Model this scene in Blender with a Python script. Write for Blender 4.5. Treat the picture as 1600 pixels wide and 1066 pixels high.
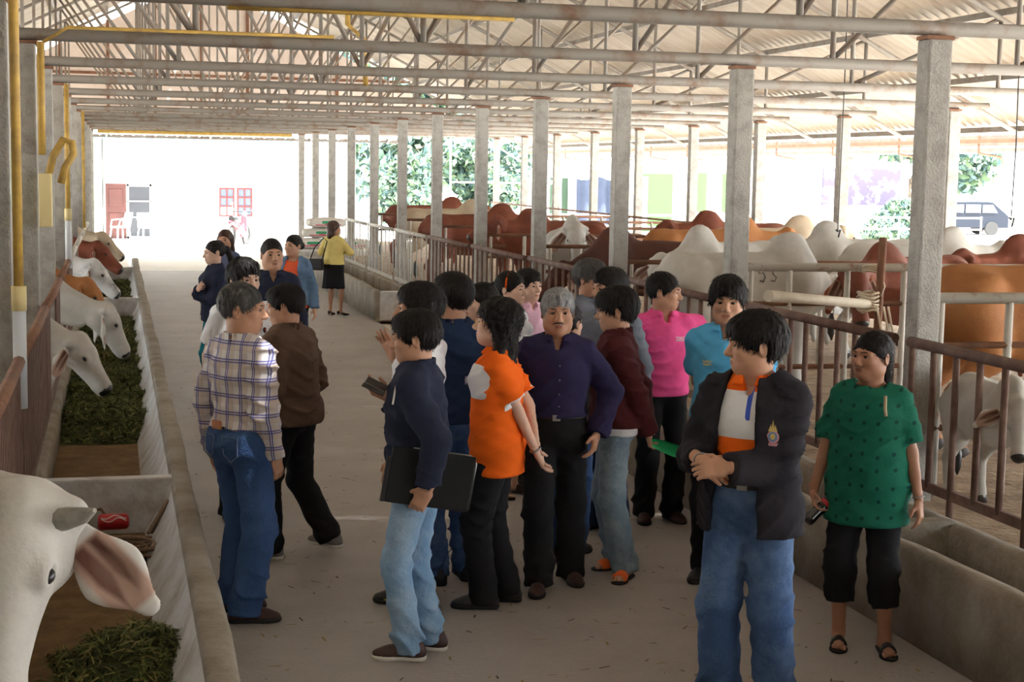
import bpy, bmesh, math, random
import numpy as np
from math import sin, cos, pi, radians, sqrt
from mathutils import Vector, Matrix

for _o in list(bpy.data.objects):
    bpy.data.objects.remove(_o, do_unlink=True)
SC = bpy.context.scene
COL = SC.collection
random.seed(7)
RNG = np.random.default_rng(11)

# ------------------------------------------------------------------ camera, sky, sun, exposure
FOC = 2400.0
YAW, PITCH, ROLL, CAMZ = radians(14.53), radians(-6.36), radians(0.97), 2.3
_cy, _sy, _cp, _sp = cos(YAW), sin(YAW), cos(PITCH), sin(PITCH)
FW = np.array([_sy * _cp, _cy * _cp, _sp])
RT = np.array([_cy, -_sy, 0.0])
UP = np.cross(RT, FW)
RT, UP = RT * cos(ROLL) + UP * sin(ROLL), UP * cos(ROLL) - RT * sin(ROLL)
cam_d = bpy.data.cameras.new('camera')
cam_d.sensor_width = 36.0
cam_d.lens = FOC * 36.0 / 1600.0
cam_d.clip_start = 0.1
cam_d.clip_end = 500
cam = bpy.data.objects.new('camera', cam_d)
COL.objects.link(cam)
cam.matrix_world = Matrix(((RT[0], UP[0], -FW[0], 0), (RT[1], UP[1], -FW[1], 0), (RT[2], UP[2], -FW[2], CAMZ), (0, 0, 0, 1)))
SC.camera = cam

world = bpy.data.worlds.new('world')
SC.world = world
world.use_nodes = True
_wn = world.node_tree
_wn.nodes.clear()
_bg = _wn.nodes.new('ShaderNodeBackground')
_bg.inputs[0].default_value = (0.88, 0.95, 1.0, 1)
_bg.inputs[1].default_value = 2.4
_wo = _wn.nodes.new('ShaderNodeOutputWorld')
_wn.links.new(_bg.outputs[0], _wo.inputs[0])

sun_d = bpy.data.lights.new('sun', 'SUN')
sun_d.energy = 20.0
sun_d.angle = radians(1.0)
sun_d.color = (1.0, 0.985, 0.965)
sun = bpy.data.objects.new('sun', sun_d)
COL.objects.link(sun)
sun.rotation_euler = (radians(16), radians(14), 0)

SC.view_settings.view_transform = 'Standard'
SC.view_settings.look = 'None'
SC.view_settings.gamma = 1.0
SC.view_settings.use_curve_mapping = False
SC.view_settings.exposure = 1.66
SC.cycles.max_bounces = 8
SC.cycles.diffuse_bounces = 6

# ------------------------------------------------------------------ materials
_mats = {}


def mat(name, col, rough=0.8, metal=0.0, noise=None, bump=0.0, bscale=40.0, spec=0.3, nscale=6.0, detail=4.0, thresh=None, stretch=None, gen=False):
    """procedural material: base colour, optional second colour mixed by noise, optional fine bump"""
    if name in _mats:
        return _mats[name]
    m = bpy.data.materials.new(name)
    m.use_nodes = True
    nt = m.node_tree
    b = nt.nodes['Principled BSDF']
    b.inputs['Base Color'].default_value = (*col, 1)
    b.inputs['Roughness'].default_value = rough
    b.inputs['Metallic'].default_value = metal
    b.inputs['Specular IOR Level'].default_value = spec
    if noise or bump:
        tc = nt.nodes.new('ShaderNodeTexCoord')
        vec = tc.outputs['Object']
        if gen:
            geo = nt.nodes.new('ShaderNodeNewGeometry')
            vec = geo.outputs['Position']
        if stretch:
            mp = nt.nodes.new('ShaderNodeMapping')
            mp.inputs['Scale'].default_value = stretch
            nt.links.new(vec, mp.inputs[0])
            vec = mp.outputs[0]
    if noise:
        n = nt.nodes.new('ShaderNodeTexNoise')
        n.inputs['Scale'].default_value = nscale
        n.inputs['Detail'].default_value = detail
        n.inputs['Roughness'].default_value = 0.65
        nt.links.new(vec, n.inputs['Vector'])
        r = nt.nodes.new('ShaderNodeValToRGB')
        lo, hi = thresh or (0.35, 0.68)
        r.color_ramp.elements[0].position = lo
        r.color_ramp.elements[1].position = hi
        r.color_ramp.elements[0].color = (*col, 1)
        r.color_ramp.elements[1].color = (*noise, 1)
        nt.links.new(n.outputs['Fac'], r.inputs[0])
        nt.links.new(r.outputs[0], b.inputs['Base Color'])
    if bump:
        n2 = nt.nodes.new('ShaderNodeTexNoise')
        n2.inputs['Scale'].default_value = bscale
        n2.inputs['Detail'].default_value = 5.0
        nt.links.new(vec, n2.inputs['Vector'])
        bp = nt.nodes.new('ShaderNodeBump')
        bp.inputs['Strength'].default_value = bump
        bp.inputs['Distance'].default_value = 0.02
        nt.links.new(n2.outputs['Fac'], bp.inputs['Height'])
        nt.links.new(bp.outputs[0], b.inputs['Normal'])
    _mats[name] = m
    return m


def cloth(name, col, var=0.16, rough=0.9):
    d = tuple(max(0.0, c * (1 - var)) for c in col)
    return mat('cloth_' + name, col, rough, noise=d, nscale=5.0, bump=0.4, bscale=16.0, spec=0.15)


def mask_mat(name, base, cols, rough=0.9, soft=0.0, spec=0.15, bump=0.25):
    """base colour with further colours where the mesh attributes m0, m1 ... are above zero"""
    m = bpy.data.materials.new(name)
    m.use_nodes = True
    nt = m.node_tree
    b = nt.nodes['Principled BSDF']
    b.inputs['Roughness'].default_value = rough
    b.inputs['Specular IOR Level'].default_value = spec
    cur = None
    for j, c in enumerate(cols):
        at = nt.nodes.new('ShaderNodeAttribute')
        at.attribute_name = 'm%d' % j
        mr = nt.nodes.new('ShaderNodeMapRange')
        mr.inputs['From Min'].default_value = -max(soft, 1e-4)
        mr.inputs['From Max'].default_value = max(soft, 1e-4)
        nt.links.new(at.outputs['Fac'], mr.inputs['Value'])
        mx = nt.nodes.new('ShaderNodeMix')
        mx.data_type = 'RGBA'
        nt.links.new(mr.outputs[0], mx.inputs[0])
        if cur is None:
            mx.inputs[6].default_value = (*base, 1)
        else:
            nt.links.new(cur, mx.inputs[6])
        mx.inputs[7].default_value = (*c, 1)
        cur = mx.outputs[2]
    nt.links.new(cur, b.inputs['Base Color'])
    if bump:
        n2 = nt.nodes.new('ShaderNodeTexNoise')
        n2.inputs['Scale'].default_value = 22.0
        n2.inputs['Detail'].default_value = 5.0
        tc = nt.nodes.new('ShaderNodeTexCoord')
        nt.links.new(tc.outputs['Object'], n2.inputs['Vector'])
        bp = nt.nodes.new('ShaderNodeBump')
        bp.inputs['Strength'].default_value = bump
        bp.inputs['Distance'].default_value = 0.02
        nt.links.new(n2.outputs['Fac'], bp.inputs['Height'])
        nt.links.new(bp.outputs[0], b.inputs['Normal'])
    return m


# ------------------------------------------------------------------ scene graph helpers
def link(o, parent=None):
    COL.objects.link(o)
    if parent is not None:
        o.parent = parent
    return o


def tag(o, label=None, cat=None, group=None, kind=None):
    if label:
        o['label'] = label
    if cat:
        o['category'] = cat
    if group:
        o['group'] = group
    if kind:
        o['kind'] = kind
    return o


def empty(name, loc=(0, 0, 0), rz=0.0):
    o = bpy.data.objects.new(name, None)
    o.empty_display_size = 0.1
    o.location = loc
    o.rotation_euler = (0, 0, rz)
    return link(o)


def mesh_np(name, V, F, mats, midx=None, smooth=True, parent=None, loc=None):
    """mesh object from numpy arrays: V (n,3), F list/array of quads or tris"""
    me = bpy.data.meshes.new(name)
    F = np.asarray(F, dtype=np.int32)
    k = F.shape[1]
    me.vertices.add(len(V))
    me.vertices.foreach_set('co', np.asarray(V, dtype=np.float32).ravel())
    me.loops.add(F.size)
    me.loops.foreach_set('vertex_index', F.ravel())
    me.polygons.add(len(F))
    me.polygons.foreach_set('loop_start', np.arange(len(F), dtype=np.int32) * k)
    me.polygons.foreach_set('loop_total', np.full(len(F), k, dtype=np.int32))
    if not isinstance(mats, (list, tuple)):
        mats = [mats]
    for m in mats:
        me.materials.append(m)
    if midx is not None:
        me.polygons.foreach_set('material_index', np.asarray(midx, dtype=np.int32))
    me.polygons.foreach_set('use_smooth', np.full(len(F), bool(smooth)))
    me.update(calc_edges=True)
    o = bpy.data.objects.new(name, me)
    if loc is not None:
        o.location = loc
    return link(o, parent)


class MB:
    """collects boxes, bars and tubes; build() links them as one mesh object"""

    def __init__(self):
        self.v, self.f, self.m = [], [], []

    def add(self, vs, fs, mi=0):
        b = len(self.v)
        self.v += [tuple(p) for p in vs]
        self.f += [tuple(b + i for i in f) for f in fs]
        self.m += [mi] * len(fs)
        return self

    def box(self, lo, hi, mi=0, bev=0.0):
        x0, y0, z0 = lo
        x1, y1, z1 = hi
        vs = [(x0, y0, z0), (x1, y0, z0), (x1, y1, z0), (x0, y1, z0), (x0, y0, z1), (x1, y0, z1), (x1, y1, z1), (x0, y1, z1)]
        return self.add(vs, [(0, 3, 2, 1), (4, 5, 6, 7), (0, 1, 5, 4), (1, 2, 6, 5), (2, 3, 7, 6), (3, 0, 4, 7)], mi)

    def tube(self, pts, r, n=8, mi=0, caps=True):
        pts = [np.array(p, float) for p in pts]
        rs = r if isinstance(r, (list, tuple)) else [r] * len(pts)
        b = len(self.v)
        for i, p in enumerate(pts):
            t = pts[min(i + 1, len(pts) - 1)] - pts[max(i - 1, 0)]
            t /= np.linalg.norm(t) + 1e-12
            if i == 0:
                u = np.cross(t, (0, 0, 1.0))
                if np.linalg.norm(u) < 1e-3:
                    u = np.cross(t, (0, 1.0, 0))
            else:
                u = u - t * (u @ t)
            u /= np.linalg.norm(u)
            w = np.cross(t, u)
            for k in range(n):
                a = 2 * pi * k / n
                self.v.append(tuple(p + rs[i] * (u * cos(a) + w * sin(a))))
        for i in range(len(pts) - 1):
            for k in range(n):
                k2 = (k + 1) % n
                self.f.append((b + i * n + k, b + i * n + k2, b + (i + 1) * n + k2, b + (i + 1) * n + k))
                self.m.append(mi)
        if caps:
            self.f.append(tuple(b + k for k in range(n))[::-1])
            e = b + (len(pts) - 1) * n
            self.f.append(tuple(e + k for k in range(n)))
            self.m += [mi, mi]
        return self

    def build(self, name, mats, parent=None, smooth=False, loc=None, bevel=0.0):
        me = bpy.data.meshes.new(name)
        me.from_pydata(self.v, [], self.f)
        if not isinstance(mats, (list, tuple)):
            mats = [mats]
        for m in mats:
            me.materials.append(m)
        me.polygons.foreach_set('material_index', self.m)
        if smooth:
            me.polygons.foreach_set('use_smooth', [len(f) == 4 for f in self.f])
        me.update()
        if bevel:
            bm = bmesh.new()
            bm.from_mesh(me)
            bmesh.ops.bevel(bm, geom=bm.edges[:] , offset=bevel, segments=2, affect='EDGES', profile=0.6)
            bm.to_mesh(me)
            bm.free()
        o = bpy.data.objects.new(name, me)
        if loc is not None:
            o.location = loc
        return link(o, parent)


def share(src, name, parent=None, loc=(0, 0, 0), rot=None, scale=None):
    """another object on the same mesh data"""
    o = bpy.data.objects.new(name, src.data)
    o.location = loc
    if rot:
        o.rotation_euler = rot
    if scale:
        o.scale = scale
    return link(o, parent)


ORD = ['first', 'second', 'third', 'fourth', 'fifth', 'sixth', 'seventh', 'eighth', 'ninth', 'tenth', 'eleventh', 'twelfth', 'thirteenth', 'fourteenth']


# ------------------------------------------------------------------ smooth-union volumes turned into one surface
def nrm(v):
    v = np.asarray(v, float)
    return v / (np.linalg.norm(v) + 1e-12)


class Field:
    def __init__(self, lo, hi, h):
        self.h = h
        self.lo = np.asarray(lo, float) - 2 * h
        n = np.ceil((np.asarray(hi, float) + 2 * h - self.lo) / h).astype(int) + 1
        self.n = n
        self.ax = [self.lo[i] + h * np.arange(n[i]) for i in range(3)]
        self.d = np.full(n, 0.25, dtype=np.float32)

    def _win(self, lo, hi, m):
        sl = []
        for i in range(3):
            a = int(np.floor((lo[i] - m - self.lo[i]) / self.h))
            b = int(np.ceil((hi[i] + m - self.lo[i]) / self.h)) + 1
            a, b = max(a, 0), min(b, self.n[i])
            if a >= b:
                return None
            sl.append(slice(a, b))
        return tuple(sl)

    def _xyz(self, sl):
        return (self.ax[0][sl[0]][:, None, None].astype(np.float32), self.ax[1][sl[1]][None, :, None].astype(np.float32),
                self.ax[2][sl[2]][None, None, :].astype(np.float32))

    def _put(self, sl, d, k, op):
        o = self.d[sl]
        if op == 'add':
            if k > 0:
                hh = np.maximum(k - np.abs(o - d), 0) / k
                self.d[sl] = np.minimum(o, d) - hh * hh * k * 0.25
            else:
                self.d[sl] = np.minimum(o, d)
        else:
            d = -d
            if k > 0:
                hh = np.maximum(k - np.abs(o - d), 0) / k
                self.d[sl] = np.maximum(o, d) + hh * hh * k * 0.25
            else:
                self.d[sl] = np.maximum(o, d)

    def cone(self, a, b, ra, rb=None, k=0.03, op='add', flat=None, off=0.0, cap=False):
        """rounded cone from a to b; flat=(axis, s) squeezes the section along axis by s"""
        rb = ra if rb is None else rb
        ra, rb = ra + off, rb + off
        a, b = np.asarray(a, float), np.asarray(b, float)
        r = max(ra, rb)
        sl = self._win(np.minimum(a, b) - r, np.maximum(a, b) + r, max(0.06, k * 1.2))
        if sl is None:
            return self
        x, y, z = self._xyz(sl)
        ba = b - a
        L2 = ba @ ba + 1e-12
        px, py, pz = x - a[0], y - a[1], z - a[2]
        tt = (px * ba[0] + py * ba[1] + pz * ba[2]) / L2
        t = np.clip(tt, 0, 3.0 if cap else 1)
        qx, qy, qz = px - t * ba[0], py - t * ba[1], pz - t * ba[2]
        q2 = qx * qx + qy * qy + qz * qz
        if flat is not None:
            n, s = nrm(flat[0]), flat[1]
            qn = qx * n[0] + qy * n[1] + qz * n[2]
            q2 = q2 + qn * qn * (1 / (s * s) - 1)
        d = np.sqrt(np.maximum(q2, 0)) - (ra + (rb - ra) * np.minimum(t, 1.3))
        if cap:
            d = np.maximum(d, (tt - 1) * sqrt(L2))
        if flat is not None and s < 1:
            d = d * (0.5 + 0.5 * s)
        self._put(sl, d, k, op)
        return self

    def ell(self, c, r, R=None, k=0.03, op='add', off=0.0):
        c = np.asarray(c, float)
        r = np.asarray(r, float) + off
        m = np.full(3, r.max()) if R is not None else r
        sl = self._win(c - m, c + m, max(0.06, k * 1.2))
        if sl is None:
            return self
        x, y, z = self._xyz(sl)
        px, py, pz = x - c[0], y - c[1], z - c[2]
        if R is not None:
            R = np.asarray(R, float)
            px, py, pz = (px * R[0, 0] + py * R[0, 1] + pz * R[0, 2], px * R[1, 0] + py * R[1, 1] + pz * R[1, 2],
                          px * R[2, 0] + py * R[2, 1] + pz * R[2, 2])
        k0 = np.sqrt((px / r[0]) ** 2 + (py / r[1]) ** 2 + (pz / r[2]) ** 2)
        k1 = np.sqrt((px / r[0] ** 2) ** 2 + (py / r[1] ** 2) ** 2 + (pz / r[2] ** 2) ** 2) + 1e-9
        d = k0 * (k0 - 1) / k1
        self._put(sl, d, k, op)
        return self

    def box(self, c, hf, R=None, rnd=0.005, k=0.0, op='add'):
        c = np.asarray(c, float)
        hf = np.asarray(hf, float)
        m = np.full(3, np.linalg.norm(hf)) if R is not None else hf
        sl = self._win(c - m, c + m, 0.06)
        if sl is None:
            return self
        x, y, z = self._xyz(sl)
        px, py, pz = x - c[0], y - c[1], z - c[2]
        if R is not None:
            R = np.asarray(R, float)
            px, py, pz = (px * R[0, 0] + py * R[0, 1] + pz * R[0, 2], px * R[1, 0] + py * R[1, 1] + pz * R[1, 2],
                          px * R[2, 0] + py * R[2, 1] + pz * R[2, 2])
        q = [np.abs(p) - (hh - rnd) for p, hh in zip((px, py, pz), hf)]
        o = np.sqrt(sum(np.maximum(v, 0) ** 2 for v in q))
        d = o + np.minimum(np.maximum(np.maximum(q[0], q[1]), q[2]), 0) - rnd
        self._put(sl, d, k, op)
        return self

    def cut(self, c, n, k=0.0):
        """remove everything on the side the normal n points to"""
        c, n = np.asarray(c, float), nrm(n)
        x, y, z = self._xyz((slice(None),) * 3)
        d = (x - c[0]) * n[0] + (y - c[1]) * n[1] + (z - c[2]) * n[2]
        if k > 0:
            hh = np.maximum(k - np.abs(self.d - d), 0) / k
            self.d = np.maximum(self.d, d) + hh * hh * k * 0.25
        else:
            self.d = np.maximum(self.d, d)
        return self

    def warp(self, fn):
        """add fn(x,y,z) to the distance"""
        x, y, z = self._xyz((slice(None),) * 3)
        near = np.abs(self.d) < 0.08
        if near.any():
            xx = np.broadcast_to(x, self.d.shape)[near]
            yy = np.broadcast_to(y, self.d.shape)[near]
            zz = np.broadcast_to(z, self.d.shape)[near]
            self.d[near] += fn(xx, yy, zz)
        return self

    def mesh(self):
        """surface nets"""
        d = self.d
        d[0], d[-1], d[:, 0], d[:, -1], d[:, :, 0], d[:, :, -1] = (np.maximum(v, 1e-3) for v in (d[0], d[-1], d[:, 0], d[:, -1], d[:, :, 0], d[:, :, -1]))
        s = d < 0
        cnt = np.zeros([q - 1 for q in d.shape], dtype=np.int8)
        for i in (0, 1):
            for j in (0, 1):
                for k in (0, 1):
                    cnt += s[i:s.shape[0] - 1 + i, j:s.shape[1] - 1 + j, k:s.shape[2] - 1 + k]
        act = (cnt > 0) & (cnt < 8)
        idx = np.argwhere(act)
        if len(idx) == 0:
            return np.zeros((0, 3)), np.zeros((0, 4), int)
        vid = np.full(act.shape, -1, dtype=np.int32)
        vid[act] = np.arange(len(idx))
        off = np.array([(i, j, k) for i in (0, 1) for j in (0, 1) for k in (0, 1)])
        cd = np.stack([d[idx[:, 0] + o[0], idx[:, 1] + o[1], idx[:, 2] + o[2]] for o in off], 1)
        acc = np.zeros((len(idx), 3))
        num = np.zeros(len(idx))
        for a in range(8):
            for ax in range(3):
                if off[a][ax] == 0:
                    b = a + (4, 2, 1)[ax]
                    da, db = cd[:, a], cd[:, b]
                    x = (da < 0) != (db < 0)
                    t = np.where(x, da / np.where(x, da - db, 1), 0)
                    p = np.tile(off[a].astype(float), (len(idx), 1))
                    p[:, ax] += t
                    acc[x] += p[x]
                    num[x] += 1
        V = self.lo + self.h * (idx + acc / num[:, None])
        Q = []
        for ax in range(3):
            o1, o2 = [(1, 2), (2, 0), (0, 1)][ax]
            A = [slice(None)] * 3
            B = [slice(None)] * 3
            A[ax], B[ax] = slice(0, -1), slice(1, None)
            sa, sb = s[tuple(A)], s[tuple(B)]
            e = np.argwhere(sa != sb)
            e = e[(e[:, o1] > 0) & (e[:, o2] > 0) & (e[:, o1] < d.shape[o1] - 1) & (e[:, o2] < d.shape[o2] - 1)]
            u = np.zeros(3, int)
            w = np.zeros(3, int)
            u[o1], w[o2] = 1, 1
            g = lambda c: vid[c[:, 0], c[:, 1], c[:, 2]]
            q = np.stack([g(e - u - w), g(e - w), g(e), g(e - u)], 1)
            flip = sb[e[:, 0], e[:, 1], e[:, 2]]
            q[flip] = q[flip][:, ::-1]
            Q.append(q)
        return V, np.concatenate(Q)


def join_np(parts):
    """concatenate (V,F,midx) meshes"""
    V, F, M = [], [], []
    b = 0
    for v, f, m in parts:
        if len(v) == 0:
            continue
        V.append(v)
        F.append(f + b)
        M.append(m if m is not None else np.zeros(len(f), int))
        b += len(v)
    return np.concatenate(V), np.concatenate(F), np.concatenate(M)


def fcent(V, F):
    return V[F].mean(1)
# ------------------------------------------------------------------ people
SKIN = {k: mat('skin_' + k, c, 0.55, noise=tuple(v * 0.88 for v in c), nscale=14.0, spec=0.35)
        for k, c in dict(tan=(0.52, 0.285, 0.185), dark=(0.40, 0.20, 0.125), fair=(0.66, 0.42, 0.31), brown=(0.46, 0.245, 0.155)).items()}
LIPS = {k: mat('lips_' + k, c, 0.45) for k, c in dict(tan=(0.33, 0.13, 0.09), dark=(0.23, 0.09, 0.06), fair=(0.45, 0.17, 0.135), brown=(0.28, 0.11, 0.08)).items()}
HAIRM = {'black': mat('hair_black', (0.0045, 0.004, 0.004), 0.6, noise=(0.014, 0.011, 0.010), nscale=60, stretch=(1, 1, 0.25), bump=0.35, bscale=90, spec=0.22),
         'grey': mat('hair_grey', (0.40, 0.40, 0.41), 0.5, noise=(0.12, 0.12, 0.125), nscale=55, stretch=(1, 1, 0.2), bump=0.35, bscale=90),
         'salt': mat('hair_salt', (0.055, 0.052, 0.05), 0.5, noise=(0.17, 0.165, 0.16), nscale=45, stretch=(1, 1, 0.25), thresh=(0.5, 0.8), bump=0.35, bscale=90, spec=0.2),
         'brown': mat('hair_brown', (0.035, 0.017, 0.012), 0.42, noise=(0.075, 0.035, 0.022), nscale=55, stretch=(1, 1, 0.25), bump=0.35, bscale=90, spec=0.22)}
EYE_W = mat('eye_white', (0.40, 0.36, 0.33), 0.35)
EYE_D = mat('eye_dark', (0.012, 0.008, 0.006), 0.25)
M_BELT = mat('belt_leather', (0.012, 0.011, 0.011), 0.4, spec=0.5)
M_STEEL = mat('steel', (0.32, 0.32, 0.31), 0.35, 1.0)
M_GOLD = mat('gold', (0.75, 0.52, 0.18), 0.3, 1.0)
M_SOLE_W = mat('sole_white', (0.62, 0.60, 0.55), 0.7)
M_SOLE_B = mat('sole_black', (0.02, 0.02, 0.02), 0.7)


def rz(a):
    return np.array([[cos(a), -sin(a), 0], [sin(a), cos(a), 0], [0, 0, 1.0]])


def rx(a):
    return np.array([[1.0, 0, 0], [0, cos(a), -sin(a)], [0, sin(a), cos(a)]])


def ry(a):
    return np.array([[cos(a), 0, sin(a)], [0, 1.0, 0], [-sin(a), 0, cos(a)]])


def ik(a, b, l1, l2, pole):
    """middle joint of a two-bone limb from a to b, bending towards pole; b is pulled in when out of reach"""
    a, b = np.asarray(a, float), np.asarray(b, float)
    d = b - a
    L = np.linalg.norm(d)
    mx = (l1 + l2) * 0.999
    if L > mx:
        b = a + d / L * mx
        d = b - a
        L = mx
    u = d / L
    c = (l1 * l1 - l2 * l2 + L * L) / (2 * L)
    h = sqrt(max(l1 * l1 - c * c, 0))
    p = np.asarray(pole, float)
    p = nrm(p - u * (p @ u))
    return a + u * c + p * h, b


def folds(A, seed, fz=34.0):
    r = np.random.default_rng(seed)
    p = r.uniform(0, 6.28, 8)

    def fn(x, y, z):
        u = np.sin(fz * z + 2.6 * np.sin(10 * x + p[0] + 4 * z) + 2.4 * np.sin(9 * y + p[1]) + 9 * x * np.sin(p[5]))
        v = np.sin(26 * x - 15 * y + 34 * z + p[2] + 1.7 * np.sin(12 * z + p[3]))
        m = 0.5 + 0.5 * np.sin(7 * x + 5 * y + 6.5 * z + p[6])
        return 1.5 * A * (0.75 * (1 - np.abs(u)) ** 2 * m * -1.6 + 0.35 * v * (1 - m) + 0.12 * np.sin(75 * z - 40 * x + 30 * y + p[4]))
    return fn


def ball(c, r, n=10, m=7):
    V = [(0, 0, -1)]
    for i in range(1, m):
        for j in range(n):
            a, t = pi * i / m - pi / 2, 2 * pi * j / n
            V.append((cos(a) * cos(t), cos(a) * sin(t), sin(a)))
    V.append((0, 0, 1))
    F = []
    top = len(V) - 1
    for j in range(n):
        j2 = (j + 1) % n
        F.append((0, 1 + j2, 1 + j, 1 + j))
        for i in range(m - 2):
            F.append((1 + i * n + j, 1 + i * n + j2, 1 + (i + 1) * n + j2, 1 + (i + 1) * n + j))
        F.append((1 + (m - 2) * n + j, 1 + (m - 2) * n + j2, top, top))
    return np.array(V) * np.asarray(r) + np.asarray(c), F


def tri_fix(F):
    return [tuple(dict.fromkeys(f)) for f in F]


def add_ball(mb, c, r, mi=0, n=10, m=7, R=None):
    V, F = ball((0, 0, 0), r, n, m)
    if R is not None:
        V = V @ np.asarray(R).T
    mb.add(V + np.asarray(c), tri_fix(F), mi)
    return mb


def head_fields(q, fem, fatf=1.0, mustache=False):
    h = 0.0047 * q
    F = Field((-0.1, -0.135, -0.2), (0.1, 0.12, 0.125), h)
    F.ell((0, 0.014, 0.028), (0.074, 0.094, 0.084), k=0)
    F.ell((0, -0.028, -0.028), (0.063 * fatf, 0.066, 0.086), k=0.03)
    F.ell((0, -0.060, -0.088), (0.030 * fatf, 0.028, 0.024), k=0.04)
    for s in (-1, 1):
        F.ell((s * 0.050 * fatf, -0.012, -0.062), (0.020, 0.036, 0.028), k=0.035)
        F.ell((s * 0.041, -0.064, -0.024), (0.022, 0.022, 0.020), k=0.025)
        F.cone((s * 0.012, -0.091, 0.021), (s * 0.046, -0.076, 0.017), 0.008 if fem else 0.0105, k=0.018)
        F.ell((s * 0.031, -0.100, 0.001), (0.016, 0.014, 0.0095), k=0.012, op='sub')
        F.ell((s * 0.0125, -0.1, -0.036), (0.0085, 0.010, 0.008), k=0.008)
        R = rz(s * 0.35)
        F.ell((s * 0.079, 0.014, -0.006), (0.0085, 0.020, 0.032), R=R.T, k=0.006)
        F.ell((s * 0.087, 0.009, -0.004), (0.006, 0.011, 0.019), R=R.T, k=0.006, op='sub')
    F.cone((0, -0.089, 0.008), (0, -0.111, -0.029), 0.0085, 0.0130, k=0.012)
    F.ell((0, -0.0880, -0.0578), (0.022, 0.0125, 0.0052), k=0.010)
    F.ell((0, -0.0865, -0.0680), (0.018, 0.0125, 0.0056), k=0.010)
    F.cone((-0.022, -0.0985, -0.0630), (0.022, -0.0985, -0.0630), 0.0026, k=0.004, op='sub')
    return F


def hand_mesh(q, curl=0.5, spread=0.0, thumb=0.4, fine=0.0046):
    """hand along +y, palm facing +z, thumb towards +x; wrist at the origin"""
    h = fine * q
    F = Field((-0.085, -0.05, -0.035), (0.105, 0.205, 0.11), h)
    F.cone((0, -0.05, 0), (0, 0.01, 0), 0.0275, 0.026, k=0.01, flat=((0, 0, 1), 0.74))
    F.box((0, 0.050, 0), (0.038, 0.047, 0.0145), rnd=0.0135, k=0.02)
    F.ell((0.024, 0.035, 0.010), (0.020, 0.034, 0.015), k=0.015)
    xs, ls = (0.030, 0.0102, -0.0098, -0.0285), (0.070, 0.079, 0.074, 0.059)
    cl = curl if isinstance(curl, (list, tuple)) else [curl * 0.85, curl, curl * 1.05, curl * 1.1]
    for i in range(4):
        p = np.array([xs[i], 0.090 - 0.004 * (i == 3), 0.0])
        a = 0.18 * cl[i]
        sx = (xs[i] / 0.03) * (0.05 + spread)
        for j, fr in enumerate((0.44, 0.31, 0.25)):
            a += cl[i] * (0.55, 0.62, 0.45)[j]
            q2 = p + ls[i] * fr * np.array([sx * cos(a), cos(a), sin(a)])
            F.cone(p, q2, 0.0092 - 0.0008 * j, 0.0086 - 0.0009 * j, k=0.006 if j == 0 else 0.003)
            p = q2
    p = np.array([0.030, 0.022, 0.006])
    d1 = nrm((0.75 - 0.35 * thumb, 0.62, 0.15 + 0.5 * thumb))
    p1 = p + d1 * 0.045
    F.cone(p, p1, 0.0125, 0.0105, k=0.012)
    d2 = nrm((0.45 - 0.6 * thumb, 0.85, 0.2 + 0.35 * thumb))
    F.cone(p1, p1 + d2 * 0.034, 0.0104, 0.0082, k=0.004)
    return F.mesh()


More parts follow.
